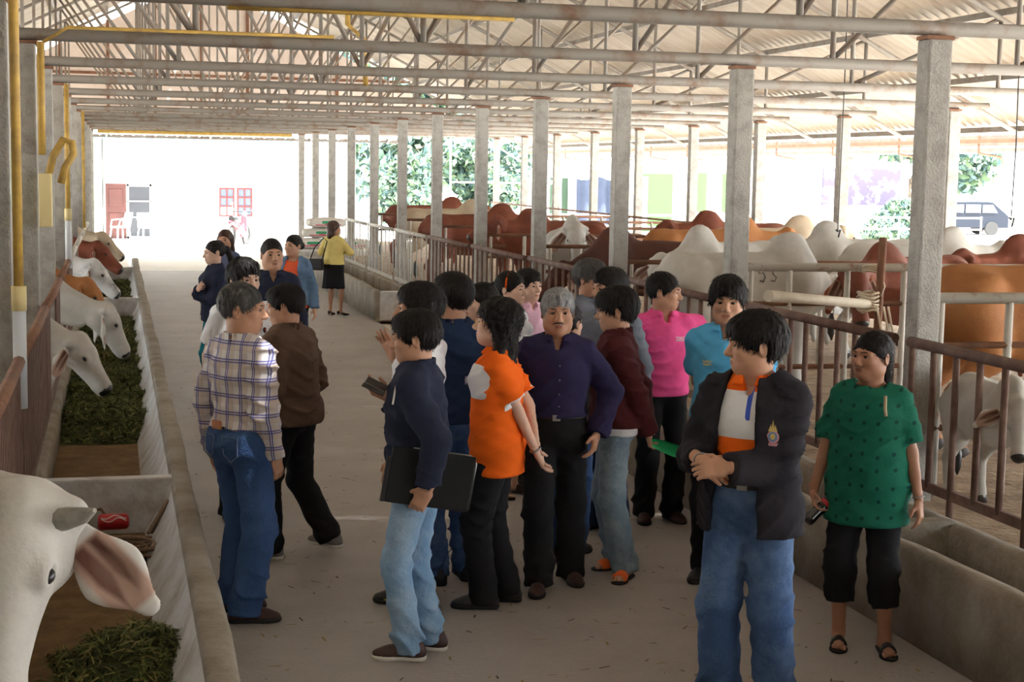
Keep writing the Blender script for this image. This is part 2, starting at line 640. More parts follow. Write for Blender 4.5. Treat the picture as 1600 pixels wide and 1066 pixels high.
def hair_field(q, style):
    h = 0.0060 * q
    r = np.random.default_rng(abs(hash(style)) % 1000 if False else len(style))
    lo, hi = np.array((-0.12, -0.13, -0.13)), np.array((0.12, 0.15, 0.16))
    if style in ('long', 'curly', 'bob', 'ponytail', 'lowtail', 'tuft'):
        lo, hi = np.array((-0.17, -0.13, -0.36)), np.array((0.17, 0.26, 0.16))
    F = Field(lo, hi, h)
    vol = dict(short=0.014, bushy=0.020, crop=0.008, curly=0.024, long=0.012, bob=0.018, ponytail=0.009, lowtail=0.009, bun=0.010, mop=0.022, thin=0.012).get(style, 0.014)
    F.ell((0, 0.016, 0.030), (0.0745, 0.0945, 0.085), k=0, off=vol)
    if style in ('bushy', 'mop', 'short', 'thin'):
        F.ell((0, -0.025, 0.078), (0.058, 0.062, 0.032), k=0.03, off=vol * 0.4)
    if style == 'mop':
        F.ell((0, -0.068, 0.062), (0.062, 0.035, 0.028), k=0.03)
    # forehead, face and temples stay bare
    hl = 0.040 if style == 'mop' else (0.052 if style in ('short', 'bushy', 'bob', 'curly', 'thin') else 0.060)
    F.ell((0, -0.120, hl - 0.105), (0.086, 0.078, 0.105), k=0.006, op='sub')
    F.ell((0, -0.078, -0.062), (0.13, 0.060, 0.088), k=0.006, op='sub')
    if style in ('short', 'bushy', 'crop', 'mop', 'thin'):
        F.cut((0, 0.03, -0.046), (0, -0.5, -0.86), k=0.01)
        for s in (-1, 1):
            F.ell((s * 0.092, 0.012, -0.022), (0.032, 0.026, 0.040), k=0.008, op='sub')
    elif style in ('long', 'curly', 'bob'):
        dz = dict(long=-0.30, curly=-0.20, bob=-0.115)[style]
        F.cone((0, 0.055, 0.0), (0, 0.075, dz), 0.088, 0.082 if style != 'long' else 0.06, k=0.03, flat=((0, 1, 0), 0.6))
        for s in (-1, 1):
            F.cone((s * 0.074, 0.022, 0.01), (s * 0.088, 0.035, dz * 0.8), 0.028, 0.032, k=0.03)
        F.ell((0, -0.098, -0.10), (0.075, 0.09, 0.14), k=0.01, op='sub')
    else:
        F.cut((0, 0.04, -0.062), (0, -0.45, -0.9), k=0.015)
        for s in (-1, 1):
            F.ell((s * 0.090, 0.012, -0.018), (0.028, 0.024, 0.036), k=0.008, op='sub')
        if style == 'ponytail':
            F.ell((0, 0.125, 0.02), (0.028, 0.03, 0.028), k=0.02)
            F.cone((0, 0.135, 0.015), (0.0, 0.165, -0.10), 0.030, 0.034, k=0.02)
            F.cone((0, 0.165, -0.10), (0.0, 0.155, -0.19), 0.034, 0.014, k=0.02)
        elif style == 'lowtail':
            F.cone((0, 0.10, -0.03), (0.0, 0.115, -0.17), 0.032, 0.020, k=0.03)
        elif style == 'bun':
            F.ell((0, 0.118, 0.0), (0.05, 0.042, 0.048), k=0.012)
    amp = dict(curly=0.0055, bushy=0.0022, mop=0.0018, long=0.0018).get(style, 0.0012)
    fq = 75 if style == 'curly' else 150
    F.warp(lambda x, y, z: amp * (np.sin(fq * x + 20 * np.sin(12 * z)) * np.sin(fq * 0.8 * y + 14 * x) + 0.6 * np.sin(fq * 1.1 * x - fq * 0.5 * y + 35 * z)))
    return F.mesh()


def strands(V, F, n, seed, ln=0.05, w=0.0030, lift=0.35, curl_=0.0, back=False):
    """locks of hair lying on the hair surface, combed away from the crown"""
    r = np.random.default_rng(seed)
    fi = r.integers(0, len(F), n)
    a, b, c = V[F[fi, 0]], V[F[fi, 1]], V[F[fi, 2]]
    nn = np.cross(b - a, c - a)
    nn /= np.linalg.norm(nn, axis=1)[:, None] + 1e-9
    P = V[F[fi]].mean(1)
    flow = P - np.array([0.015, 0.045, 0.115])
    flow[:, 2] -= 0.06
    if back:
        flow = np.array([0.0, 0.14, -0.02]) - P
        lift = 0.12
    flow += r.normal(0, 0.022, flow.shape)
    flow -= nn * (flow * nn).sum(1)[:, None]
    flow /= np.linalg.norm(flow, axis=1)[:, None] + 1e-9
    sd = np.cross(nn, flow)
    L_ = (ln * r.uniform(0.5, 1.25, n))[:, None]
    W_ = (w * r.uniform(0.6, 1.4, n))[:, None]
    up = (lift * r.uniform(0.0, 1.0, n))[:, None]
    A = P - flow * L_ * 0.4 - nn * 0.001
    B = P + nn * (0.0025 + 0.02 * up * L_ / ln * 0.15) + sd * curl_ * L_ * r.normal(0, 0.3, (n, 1))
    C = P + flow * L_ * 0.55 + nn * (0.001 + up * 0.010) + np.array([0, 0, -0.10]) * L_
    W3 = np.stack([A - sd * W_, A + sd * W_, B - sd * W_ + nn * 0.0, B + sd * W_, C - sd * W_ * 0.15, C + sd * W_ * 0.15], 1).reshape(-1, 3)
    i = np.arange(n)[:, None] * 6
    return W3, np.concatenate([i + [0, 1, 3, 2], i + [2, 3, 5, 4]])


def person(label, x, y, heading, H=1.70, skin='tan', hair='short', hairc='black', fem=False, fat=(1.0, 1.0), belly=0.0,
           lean=(0, 0), headyaw=0, headpitch=0, feet=((0.10, 0.0), (-0.10, 0.0)), toes=(12, -12), hands=None, handdir=None, palm=None,
           elbow=None, curl=(0.55, 0.55), spread=(0.0, 0.0), thumb=(0.4, 0.4), top=None, under=None, bottom=None, shoes=None, belt=None,
           q=1.0, grp=None, mustache=False, glasses=False, seed=1, knee=None, z0=0.0, cat='person', lift=(0, 0)):
    s = H / 1.70
    sw = (0.138 if fem else 0.157) * (0.7 + 0.3 * fat[0])
    hipx = 0.088 if fem else 0.085
    lx, ly = lean
    pel = np.array([0, 0, 0.93])
    wst = np.array([lx * 0.45, ly * 0.45, 1.08])
    chest = np.array([lx, ly, 1.26])
    N = np.array([lx * 1.15, ly * 1.15 + 0.012, 1.435])
    Hc = N + np.array([lx * 0.1, ly * 0.15 - 0.014 - 0.02 * max(0, -headpitch / 40), 0.152])
    Rh = rz(radians(headyaw)) @ rx(radians(headpitch))
    HS = 1.09
    SH = [np.array([lx + sw, ly + 0.012, 1.362]), np.array([lx - sw, ly + 0.012, 1.362])]
    hands = hands or [None, None]
    W, E = [], []
    for i, sg in ((0, 1), (1, -1)):
        t = hands[i] if hands[i] is not None else (lx + sg * 0.265, ly - 0.02, 0.845)
        pole = (elbow[i] if elbow and elbow[i] is not None else (sg * 0.35, 0.9, 0.0))
        e, w = ik(SH[i], t, 0.285, 0.255, pole)
        E.append(e)
        W.append(w)
    HIP = [np.array([hipx, 0, 0.895]), np.array([-hipx, 0, 0.895])]
    AN, KN = [], []
    for i, sg in ((0, 1), (1, -1)):
        f = feet[i]
        a = np.array([f[0], f[1] + 0.02, 0.085 + lift[i]])
        pole = knee[i] if knee else (sg * 0.12, -1, 0)
        k_, a_ = ik(HIP[i], a, 0.425, 0.40, pole)
        KN.append(k_)
        AN.append(a_)
    fx, fy = fat

    def torso(F, off=0.0, k=0.05, low=True):
        if low:
            F.ell(pel + (0, 0.006, 0.0), (0.158 * fx * (1.05 if fem else 1), 0.112 * fy, 0.115), k=0, off=off)
            for i in (0, 1):
                F.ell((np.sign(HIP[i][0]) * 0.075, 0.055, 0.90), (0.085, 0.075, 0.085), k=k, off=off)
        F.ell(wst, ((0.128 if fem else 0.137) * fx, 0.100 * fy, 0.14), k=k if low else 0, off=off)
        F.ell(chest, ((0.150 if fem else 0.162) * fx, 0.112 * fy, 0.165), k=k, off=off)
        if belly:
            F.ell(wst + (0, -0.045 - belly * 0.4, -0.02), (0.12 * fx, 0.07 + belly, 0.12), k=0.06, off=off)
        if fem:
            for sg in (-1, 1):
                F.ell(chest + (sg * 0.066, -0.085, 0.015), (0.058, 0.048, 0.055), k=0.04, off=off)
        F.cone(SH[0] - (0.03, 0, 0.004), SH[1] + (0.03, 0, -0.004), 0.048, k=0.05, off=off)
        F.cone(N + (0.045, 0.012, -0.004), SH[0] + (-0.015, 0, 0.002), 0.032, 0.042, k=0.04, off=off)
        F.cone(N + (-0.045, 0.012, -0.004), SH[1] + (0.015, 0, 0.002), 0.032, 0.042, k=0.04, off=off)

    neck_r = (0.048 if fem else 0.058) * (0.5 + 0.5 * fx)
    hb = 0.019 * q
    allp = np.array([*SH, *E, *W, *KN, *AN, pel, Hc])
    blo, bhi = allp.min(0) - 0.2, allp.max(0) + 0.2
    blo[2] = 0.0
    # ---- skin: torso, neck, limbs; finer head and hands, all one mesh
    parts = []
    B = Field(blo, bhi, hb)
    torso(B, off=-0.006)
    B.cone(N - (0, 0, 0.03), Hc + (0, 0.012, -0.045), neck_r * 1.06, neck_r, k=0.03)
    ar = 0.88 if fem else 1.0
    ar *= 0.6 + 0.4 * fx
    bare_leg = bool(bottom and bottom.get('bare'))
    for i in (0, 1):
        B.cone(SH[i], E[i], 0.048 * ar, 0.039 * ar, k=0.04)
        B.cone(E[i], W[i], 0.040 * ar, 0.027 * ar, k=0.012)
        cv = bare_leg or not bottom
        B.cone(HIP[i], KN[i], 0.080, 0.054 if cv else 0.046, k=0.05)
        B.cone(KN[i], AN[i], 0.050 if cv else 0.044, 0.036, k=0.02)
        if cv:
            B.ell(KN[i] * 0.68 + AN[i] * 0.32 + (0, 0.018, 0), (0.045, 0.05, 0.10), k=0.03)
        f = rz(radians(toes[i]))
        g = AN[i] + (0, 0, -0.085)
        B.cone(AN[i], g + f @ (0, 0.03, 0.045), 0.034, 0.036, k=0.02)
        B.cone(g + f @ (0, 0.02, 0.045), g + f @ (0, -0.10, 0.032), 0.034, 0.024, k=0.02)
        B.ell(g + f @ (0, -0.12, 0.030), (0.036, 0.045, 0.018), R=f.T, k=0.02)
    B.cut((0, 0, Hc[2] - 0.055), (0, 0, 1))
    v, fq = B.mesh()
    parts.append((v, fq, None))
    HF = head_fields(q, fem, 0.5 + 0.5 * min(fx, 1.25))
    nb = Rh.T @ (N - (0, 0, 0.0) - Hc) / HS
    HF.cone((0, 0.012, -0.045), nb, neck_r, neck_r * 1.06, k=0.03)
    v, fq = HF.mesh()
    c = fcent(v, fq)
    lip = (np.abs(c[:, 0]) < 0.0225 - 0.9 * np.abs(c[:, 2] + 0.063)) & (c[:, 1] < -0.078) & (c[:, 2] < -0.0560) & (c[:, 2] > -0.0725)
    parts.append((v @ Rh.T * HS + Hc, fq, lip.astype(int)))
    HM = []
    for i, sg in ((0, 1), (1, -1)):
        d = nrm(handdir[i]) if handdir and handdir[i] is not None else nrm(0.75 * nrm(W[i] - E[i]) + np.array([0, -0.12, -0.25]))
        n = np.asarray(palm[i], float) if palm and palm[i] is not None else np.array([-sg, 0.15, 0.0])
        n = nrm(n - d * (n @ d))
        side = np.cross(d, n) * (1 if i == 1 else -1)
        M = np.stack([side, d, n], 1)
        hs = 0.92 if fem else 1.0
        v, fq = hand_mesh(q, curl[i], spread[i], thumb[i])
        v = (v * hs) @ M.T + W[i]
        if i == 0:
            fq = fq[:, ::-1]
        parts.append((v, fq, None))
        HM.append((W[i], M))
    V, FQ, MI = join_np(parts)
    body = mesh_np('person', V * s, FQ, [SKIN[skin], LIPS[skin]], MI)
    body.location = (x, y, z0)
    body.rotation_euler = (0, 0, radians(heading))
    tag(body, label, cat, grp)

    def child(name, v, f, mats, midx=None):
        return mesh_np(name, v * s, f, mats, midx, parent=body)

    # ---- face and hair
    hv, hf = hair_field(q, hair)
    if q < 1.6:
        sv, sf_ = strands(hv, hf, int(1500 / q), seed, 0.05 if hair != 'curly' else 0.035, 0.0032 * q, 0.45 if hair not in ('bushy', 'curly') else 0.9, 1.0 if hair == 'curly' else 0.1, hair in ('ponytail', 'lowtail', 'bun'))
        hv, hf, _m = join_np([(hv, hf, None), (sv, sf_, None)])
    ho = child('hair', hv @ Rh.T * HS + Hc, hf, HAIRM[hairc])
    for sg in (-1, 1):
        mb = MB()
        V0, F0 = ball((0, 0, 0), (0.0148, 0.010, 0.0060), 14, 12)
        cen = np.array([np.mean([V0[j] for j in f], axis=0) for f in F0])
        dark = (((cen[:, 0] / 0.0062) ** 2 + (cen[:, 2] / 0.0066) ** 2) < 1) | (cen[:, 2] > 0.0036)
        tilt = ry(sg * 0.12)
        P = (V0 @ tilt.T + (sg * 0.0310, -0.0815, 0.0005)) @ Rh.T * HS + Hc
        for f, dk in zip(tri_fix(F0), dark):
            mb.f.append(tuple(f))
            mb.m.append(int(dk))
        mb.v = [tuple(p * s) for p in P]
        mb.build('eye', [EYE_W, EYE_D], body, smooth=True)
        mb = MB()
        pts = [np.array(p) for p in ((sg * 0.012, -0.0995, 0.0195), (sg * 0.024, -0.0965, 0.0245), (sg * 0.038, -0.0890, 0.0245), (sg * 0.049, -0.0790, 0.0195))]
        pts = [(Rh @ p * HS + Hc) * s for p in pts]
        mb.tube(pts, [0.0028 * s, 0.0042 * s, 0.0038 * s, 0.0018 * s] if not fem else [0.0018 * s, 0.0028 * s, 0.0024 * s, 0.0012 * s], 6)
        mb.build('eyebrow', HAIRM['black' if hairc in ('black', 'brown') else 'salt'], body, smooth=True)
    if mustache:
        mb = MB()
        for sg in (-1, 1):
            pts = [(Rh @ np.array(p) * HS + Hc) * s for p in ((0, -0.1025, -0.0470), (sg * 0.016, -0.0990, -0.0485), (sg * 0.031, -0.0885, -0.0560))]
            mb.tube(pts, [0.0040 * s, 0.0044 * s, 0.0015 * s], 6)
        mb.build('mustache', HAIRM['salt'], body, smooth=True)
    if glasses:
        mb = MB()
        for sg in (-1, 1):
            pts = [(Rh @ np.array((sg * 0.033 + 0.021 * cos(t), -0.1085 + 0.012 * abs(cos(t) * (1 if sg * cos(t) > 0 else 0)), -0.004 + 0.016 * sin(t))) * HS + Hc) * s for t in np.linspace(0, 2 * pi, 15)]
            mb.tube(pts, 0.0013 * s, 5)
            mb.tube([(Rh @ np.array(p) * HS + Hc) * s for p in ((sg * 0.054, -0.097, 0.0), (sg * 0.080, -0.05, 0.004), (sg * 0.081, 0.01, 0.002))], 0.0013 * s, 5)
        mb.tube([(Rh @ np.array(p) * HS + Hc) * s for p in ((-0.012, -0.109, -0.002), (0, -0.113, 0.001), (0.012, -0.109, -0.002))], 0.0013 * s, 5)
        mb.build('glasses', M_GOLD, body, smooth=True)

    # ---- upper garments
    hc = 0.0104 * q

    def garment(g, name):
        off = g.get('off', 0.016)
        hem = g.get('hem', 0.86)
        F = Field(blo, bhi, g.get('h', hc))
        torso(F, off=off, k=0.06, low=True)
        fl = g.get('flare', 0.0)
        for zz, rr in ((1.2, 0.0), (hem + 0.03, fl)):
            pass
        hang = g.get('hang', 0.0)
        if hang:
            F.cone(chest + (0, 0.0, -0.02), (wst[0] * 0.3, ly * 0.15 + 0.008, hem - 0.06), (0.148 if fem else 0.158) * fx, (0.178 if hem < 0.93 else 0.165) * fx + fl, k=0.05, off=off * 0.5, flat=((0, 1, 0), 0.76 * fy / fx), cap=True)
        F.warp(folds(g.get('fold', 0.0085), seed))
        if 'blouse' in g:
            pass
        F.cut((0, 0, hem), (0, 0, -1), k=0.012)
        nr = g.get('neck', 0.012)
        if g.get('collar'):
            ch = g['collar']
            F.cone(N + (0, 0.010, ch), N + (0, -0.004, -0.030), neck_r + 0.014, neck_r + 0.052, k=0.012, off=off * 0.2, cap=True)
            F.cut((0, 0, N[2] + ch + 0.012), (0, 0, 1))
        F.cone(N + (0, 0.012, -0.06), N + (0, -0.006, 0.12), neck_r + nr, neck_r + nr + 0.006, k=0.006, op='sub')
        vz = g.get('vee', 0.06)
        if vz:
            F.cone(N + (0, -0.10, 0.09), N + (0, -0.085, 0.02 - vz), 0.050, 0.008, k=0.006, op='sub', flat=((0, 1, 0), 1.9))
        op = g.get('open')
        if op:
            x0, wt, wb = op
            zt, zb = 1.50, hem - 0.05
            cxs = lx + x0
            F.cone((cxs, -0.16 + ly, zt), (cxs, -0.16, zb), wt, wb, k=0.008, op='sub', flat=((0, 1, 0), 3.4), cap=True)
        SF = Field(blo, bhi, g.get('h', hc))
        for i in (0, 1):
            r1 = 0.050 * ar
            if g.get('sleeve', 'long') == 'long':
                SF.cone(SH[i], E[i], r1, 0.046 * ar, k=0.04, off=off)
                SF.cone(E[i], W[i] - nrm(W[i] - E[i]) * g.get('cuff', 0.0), 0.045 * ar, 0.034 * ar, k=0.015, off=off * g.get('cuffoff', 0.9), cap=True)
            elif g.get('sleeve') == 'short':
                t = g.get('st', 0.72)
                SF.cone(SH[i], SH[i] * (1 - t) + E[i] * t, r1, 0.056 * ar, k=0.03, off=off + 0.006, cap=True)
            elif g.get('sleeve') == 'elbow':
                SF.cone(SH[i], E[i] * 0.98 + SH[i] * 0.02, r1, 0.054 * ar, k=0.03, off=off, cap=False)
        SF.warp(folds(g.get('fold', 0.0085) * 1.1, seed + 5, 42.0))
        kk = 0.02
        hh = np.maximum(kk - np.abs(F.d - SF.d), 0) / kk
        F.d = np.minimum(F.d, SF.d) - hh * hh * kk * 0.25
        v, f = F.mesh()
        midx = None
        if g.get('masks'):
            o = child(name, v, f, g['mats'])
            for j, fn in enumerate(g['masks']):
                at_ = o.data.attributes.new('m%d' % j, 'FLOAT', 'POINT')
                at_.data.foreach_set('value', np.asarray(fn(v, dict(N=N, SH=SH, E=E)), dtype=np.float32))
            return o
        if g.get('paint'):
            c = fcent(v, f)
            midx = g['paint'](c, dict(N=N, chest=chest, SH=SH, E=E, W=W, neck_r=neck_r))
        return child(name, v, f, g['mats'], midx)

    if under:
        garment(under, under.get('name', 'shirt'))
    if top:
        garment(top, top.get('name', 'shirt'))

    # ---- lower garments
    if bottom:
        off = bottom.get('off', 0.012)
        wz = bottom.get('waist', 1.02)
        F = Field((blo[0], blo[1], 0.0), (bhi[0], bhi[1], 1.12), hc)
        torso(F, off=off, k=0.05)
        if bottom.get('skirt'):
            zb, rb = bottom['skirt']
            F.cone((0, 0.005, 0.93), (0, 0.0, zb), 0.165 * fx, rb, k=0.04, off=off, flat=((0, 1, 0), 0.80), cap=True)
            F.warp(lambda X, Y, Z: 0.010 * np.clip((0.9 - Z) / 0.4, 0, 1) * np.sin(9 * np.arctan2(Y, X) + 1))
        else:
            te = bottom.get('to', 1.0)
            kr, hr = bottom.get('kr', 0.063), bottom.get('hr', 0.061)
            for i in (0, 1):
                F.cone(HIP[i] + (0, 0.008, 0.0), KN[i], 0.083 * (0.6 + 0.4 * fx), kr, k=0.035, off=off)
                a = AN[i] + (0, 0.0, -0.045)
                a = KN[i] + (a - KN[i]) * te
                F.cone(KN[i], a, kr, hr, k=0.03, off=off, cap=True)
            fo = bottom.get('fold', 0.009)
            fA = folds(fo, seed + 9, 30.0)
            F.warp(lambda X, Y, Z: fA(X, Y, Z) * (0.45 + 0.6 * np.exp(-((Z - 0.48) / 0.12) ** 2) + 1.2 * np.exp(-((Z - 0.14) / 0.09) ** 2)))
        F.cut((0, 0, wz), (0, 0, 1))
        v, f = F.mesh()
        midx = None
        if bottom.get('paint'):
            midx = bottom['paint'](fcent(v, f))
        child(bottom.get('name', 'trousers'), v, f, bottom['mats'], midx)
    if belt:
        F = Field((-0.25, -0.22, 0.95), (0.25, 0.22, 1.06), hc)
        torso(F, off=(bottom or {}).get('off', 0.012) + 0.008, k=0.05)
        F.cut((0, 0, 1.022), (0, 0, 1))
        F.cut((0, 0, 0.988), (0, 0, -1))
        v, f = F.mesh()
        bo = child('belt', v, f, M_BELT)
        fr = v[np.abs(v[:, 0]) < 0.02]
        yf = fr[:, 1].min()
        mb = MB().box((-0.022 * s, (yf - 0.006) * s, 0.988 * s), (0.022 * s, (yf + 0.004) * s, 1.022 * s))
        mb.build('belt_buckle', M_STEEL, bo, bevel=0.002)

    # ---- shoes
    if shoes:
        kind = shoes.get('kind', 'shoe')
        for i in (0, 1):
            f = rz(radians(toes[i]))
            g = AN[i] + (0, -0.0, -0.085)
            hs = 0.0075 * q
            F = Field((-0.075, -0.21, -0.005), (0.075, 0.10, 0.14), hs)
            S = Field((-0.075, -0.21, -0.005), (0.075, 0.10, 0.05), hs * 0.8)
            if kind == 'shoe':
                F.cone((0, 0.045, 0.036), (0.0, -0.10, 0.030), 0.038, 0.038, k=0.0)
                F.ell((0, -0.125, 0.026), (0.043, 0.062, 0.030), k=0.03)
                F.cone((0, 0.025, 0.05), (0, 0.022, 0.105), 0.040, 0.044, k=0.03)
                F.cone((0, -0.02, 0.06), (0, -0.08, 0.045), 0.026, 0.022, k=0.03)
                F.cut((0, 0, 0.020), (0, 0, -1))
                F.cut((0, 0, shoes.get('high', 0.095)), (0, 0, 1))
                S.cone((0, 0.045, 0.02), (0.0, -0.10, 0.02), 0.040, 0.042, k=0.0)
                S.ell((0, -0.125, 0.02), (0.047, 0.066, 0.045), k=0.03)
                S.cut((0, 0, 0.023), (0, 0, 1))
                S.cut((0, 0, 0.0), (0, 0, -1))
                v, fq = F.mesh()
                mi = shoes['paint'](fcent(v, fq)) if shoes.get('paint') else None
                o = child('shoe', v @ f.T + g, fq, shoes['mats'], mi)
                v, fq = S.mesh()
                mesh_np('sole', (v @ f.T + g) * s, fq, shoes.get('sole', M_SOLE_B), parent=o)
            elif kind == 'sandal':
                S.cone((0, 0.045, 0.01), (0.0, -0.10, 0.01), 0.038, 0.040, k=0.0)
                S.ell((0, -0.125, 0.01), (0.046, 0.058, 0.045), k=0.03)
                S.cut((0, 0, 0.014), (0, 0, 1))
                S.cut((0, 0, 0.0), (0, 0, -1))
                v, fq = S.mesh()
                o = child('sandal', v @ f.T + g, fq, shoes.get('sole', M_SOLE_B))
                F.cone((0, 0.03, 0.045), (0, -0.10, 0.032), 0.036, 0.027, k=0.0)
                F.ell((0, -0.115, 0.028), (0.041, 0.05, 0.023), k=0.02)
                F.warp(lambda X, Y, Z: -0.006 + 0 * X)
                a, b = shoes.get('strap', (-0.04, -0.13))
                F.cut((0, a, 0), (0, 1, 0))
                F.cut((0, b, 0), (0, -1, 0))
                F.cut((0, 0, 0.010), (0, 0, -1))
                v, fq = F.mesh()
                mesh_np('strap', (v @ f.T + g) * s, fq, shoes['mats'], parent=o)
                mb = MB()
                for t_ in range(5):
                    xx = (0.030 - 0.0145 * t_) * (1 if i == 0 else -1) * -1
                    yy = -0.158 + 0.006 * t_ + (0.003 if t_ == 0 else 0)
                    rr = (0.0105, 0.0085, 0.008, 0.0075, 0.007)[t_]
                    p0, p1 = f @ np.array((xx, yy + 0.03, 0.026)) + g, f @ np.array((xx, yy, 0.022)) + g
                    mb.tube([p0 * s, (p0 * 0.3 + p1 * 0.7) * s, p1 * s, (p1 + f @ (0, -rr, -0.002)) * s], [rr * s, rr * s, rr * 0.95 * s, rr * 0.4 * s], 8)
                mb.build('toes', SKIN[skin], body, smooth=True)
            elif kind == 'heel':
                F.cone((0, 0.045, 0.066), (0.0, -0.10, 0.022), 0.030, 0.030, k=0.0, flat=((0, 0, 1), 0.8))
                F.ell((0, -0.12, 0.018), (0.032, 0.065, 0.018), k=0.02)
                F.cone((0, 0.052, 0.05), (0, 0.056, 0.0), 0.014, 0.008, k=0.015, cap=True)
                v, fq = F.mesh()
                child('shoe', v @ f.T + g, fq, shoes['mats'])
    return body, dict(s=s, W=W, E=E, SH=SH, HM=HM, N=N, Hc=Hc, Rh=Rh, chest=chest, AN=AN, KN=KN)


def wp(body, p, s=1.0):
    """a person's local point (1.70 m body) in world coordinates"""
    a = body.rotation_euler[2]
    q_ = rz(a) @ (np.asarray(p, float) * s)
    return q_ + np.array(body.location)
# ------------------------------------------------------------------ the barn
Y0, S = 8.58, 3.0
XR, XL, XO = 4.86, -0.61, 10.25
XRIDGE, ZRIDGE, SLOPE = 2.27, 7.50, 0.50
ZC = 3.20
PENZ = 0.28
roof_z = lambda X: ZRIDGE - SLOPE * abs(X - XRIDGE)

M_FLOOR = mat('concrete_floor', (0.37, 0.34, 0.315), 0.58, noise=(0.28, 0.252, 0.228), nscale=1.1, spec=0.5, detail=9, thresh=(0.32, 0.72), bump=0.35, bscale=35, gen=True)
M_CONC = mat('concrete_column', (0.37, 0.36, 0.335), 0.9, noise=(0.20, 0.188, 0.17), nscale=9, detail=9, thresh=(0.45, 0.8), bump=0.5, bscale=60, gen=True)
M_TROUGH = mat('concrete_trough', (0.33, 0.30, 0.255), 0.85, noise=(0.19, 0.155, 0.115), nscale=3, detail=8, bump=0.4, bscale=30, gen=True)
M_TROUGH_IN = mat('concrete_trough_worn', (0.60, 0.60, 0.60), 0.6, noise=(0.30, 0.24, 0.18), nscale=4, detail=8, thresh=(0.45, 0.75), bump=0.25, bscale=30, gen=True)
M_TROUGH_BED = mat('trough_bed', (0.215, 0.135, 0.062), 0.9, noise=(0.13, 0.075, 0.035), nscale=7, detail=8, bump=0.6, bscale=50, gen=True)
M_PIPE = mat('pipe_grey', (0.235, 0.215, 0.19), 0.6, noise=(0.17, 0.095, 0.055), nscale=5, detail=7, thresh=(0.5, 0.72), spec=0.3, gen=True)
M_BRACE = mat('pipe_brown', (0.25, 0.185, 0.135), 0.65, noise=(0.20, 0.20, 0.19), nscale=4, detail=5, gen=True)
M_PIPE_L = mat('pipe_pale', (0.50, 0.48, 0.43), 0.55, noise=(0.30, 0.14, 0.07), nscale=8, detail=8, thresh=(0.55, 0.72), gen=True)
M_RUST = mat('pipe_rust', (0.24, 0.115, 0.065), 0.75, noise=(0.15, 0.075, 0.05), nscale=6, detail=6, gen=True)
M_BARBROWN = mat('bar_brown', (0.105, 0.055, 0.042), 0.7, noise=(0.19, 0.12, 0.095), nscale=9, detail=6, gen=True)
M_YELLOW = mat('pipe_yellow', (0.50, 0.32, 0.07), 0.6, noise=(0.30, 0.19, 0.06), nscale=9, gen=True)
M_CREAM = mat('box_cream', (0.66, 0.55, 0.28), 0.5)
M_PVC = mat('pipe_pvc', (0.62, 0.66, 0.70), 0.4)
M_ROOF = mat('fibre_cement', (0.68, 0.635, 0.56), 0.85, noise=(0.53, 0.475, 0.40), nscale=1.6, detail=7, thresh=(0.42, 0.78), stretch=(0.35, 2.2, 1), gen=True)
M_GABLE = mat('gable_panel', (0.76, 0.67, 0.61), 0.85, noise=(0.66, 0.56, 0.50), nscale=2, gen=True)
M_DIRT = mat('pen_dirt', (0.36, 0.27, 0.18), 0.95, noise=(0.17, 0.115, 0.07), nscale=5, detail=9, bump=1.0, bscale=18, gen=True)
M_YARD = mat('yard_sand', (0.80, 0.77, 0.72), 0.95, noise=(0.70, 0.67, 0.62), nscale=0.6, gen=True)
M_ZINC = mat('zinc', (0.62, 0.62, 0.60), 0.45, noise=(0.45, 0.44, 0.42), nscale=9, gen=True)
M_ROPE = mat('rope_pale', (0.62, 0.54, 0.42), 0.9)

# ---- floor, pens, yard
fl = MB()
fl.box((0.42, -13, -0.25), (3.79, 34.1, 0.0))
tag(fl.build('floor', M_FLOOR), kind='structure')
tag(MB().box((4.62, -13, -0.25), (12.2, 42.0, PENZ)).build('floor', M_DIRT), kind='structure')
tag(MB().box((-12, -13, -0.25), (-0.62, 42.0, 0.22)).build('floor', M_DIRT), kind='structure')
tag(MB().box((-150, -60, -0.40), (200, 200, -0.06)).build('ground', M_YARD), kind='structure')
# expansion joints and cracks in the aisle floor
for yy in (6.2, 9.4, 12.6, 15.8, 19.0, 22.2, 25.4, 28.6):
    pass


def wavy_wall(name, x0, x1, ya, yb, z0, z1, m, parent, amp=0.012, step=0.22, lean=0.0):
    """a low cast wall along Y with a rounded, uneven top edge"""
    n = max(2, int((yb - ya) / step))
    prof = []
    V, F = [], []
    for i in range(n + 1):
        y = ya + (yb - ya) * i / n
        w = amp * (0.7 * sin(y * 1.3) + 0.4 * sin(y * 3.1 + 1) + 0.25 * sin(y * 7.7))
        e = 0.022
        row = [(x0, y, z0), (x1, y, z0), (x1 + w * 0.5, y, z1 - e + w), (x1 - e + w * 0.5, y, z1 + w), (x0 + e + lean, y, z1 + w), (x0 + lean, y, z1 - e + w)]
        V += row
    k = 6
    for i in range(n):
        for j in range(k):
            j2 = (j + 1) % k
            F.append((i * k + j, i * k + j2, (i + 1) * k + j2, (i + 1) * k + j))
    me = MB()
    me.add(V, F)
    me.add([], [])
    me.f.append(tuple(range(k))[::-1])
    me.f.append(tuple(n * k + j for j in range(k)))
    me.m += [0, 0]
    return me.build(name, m, parent, smooth=True)


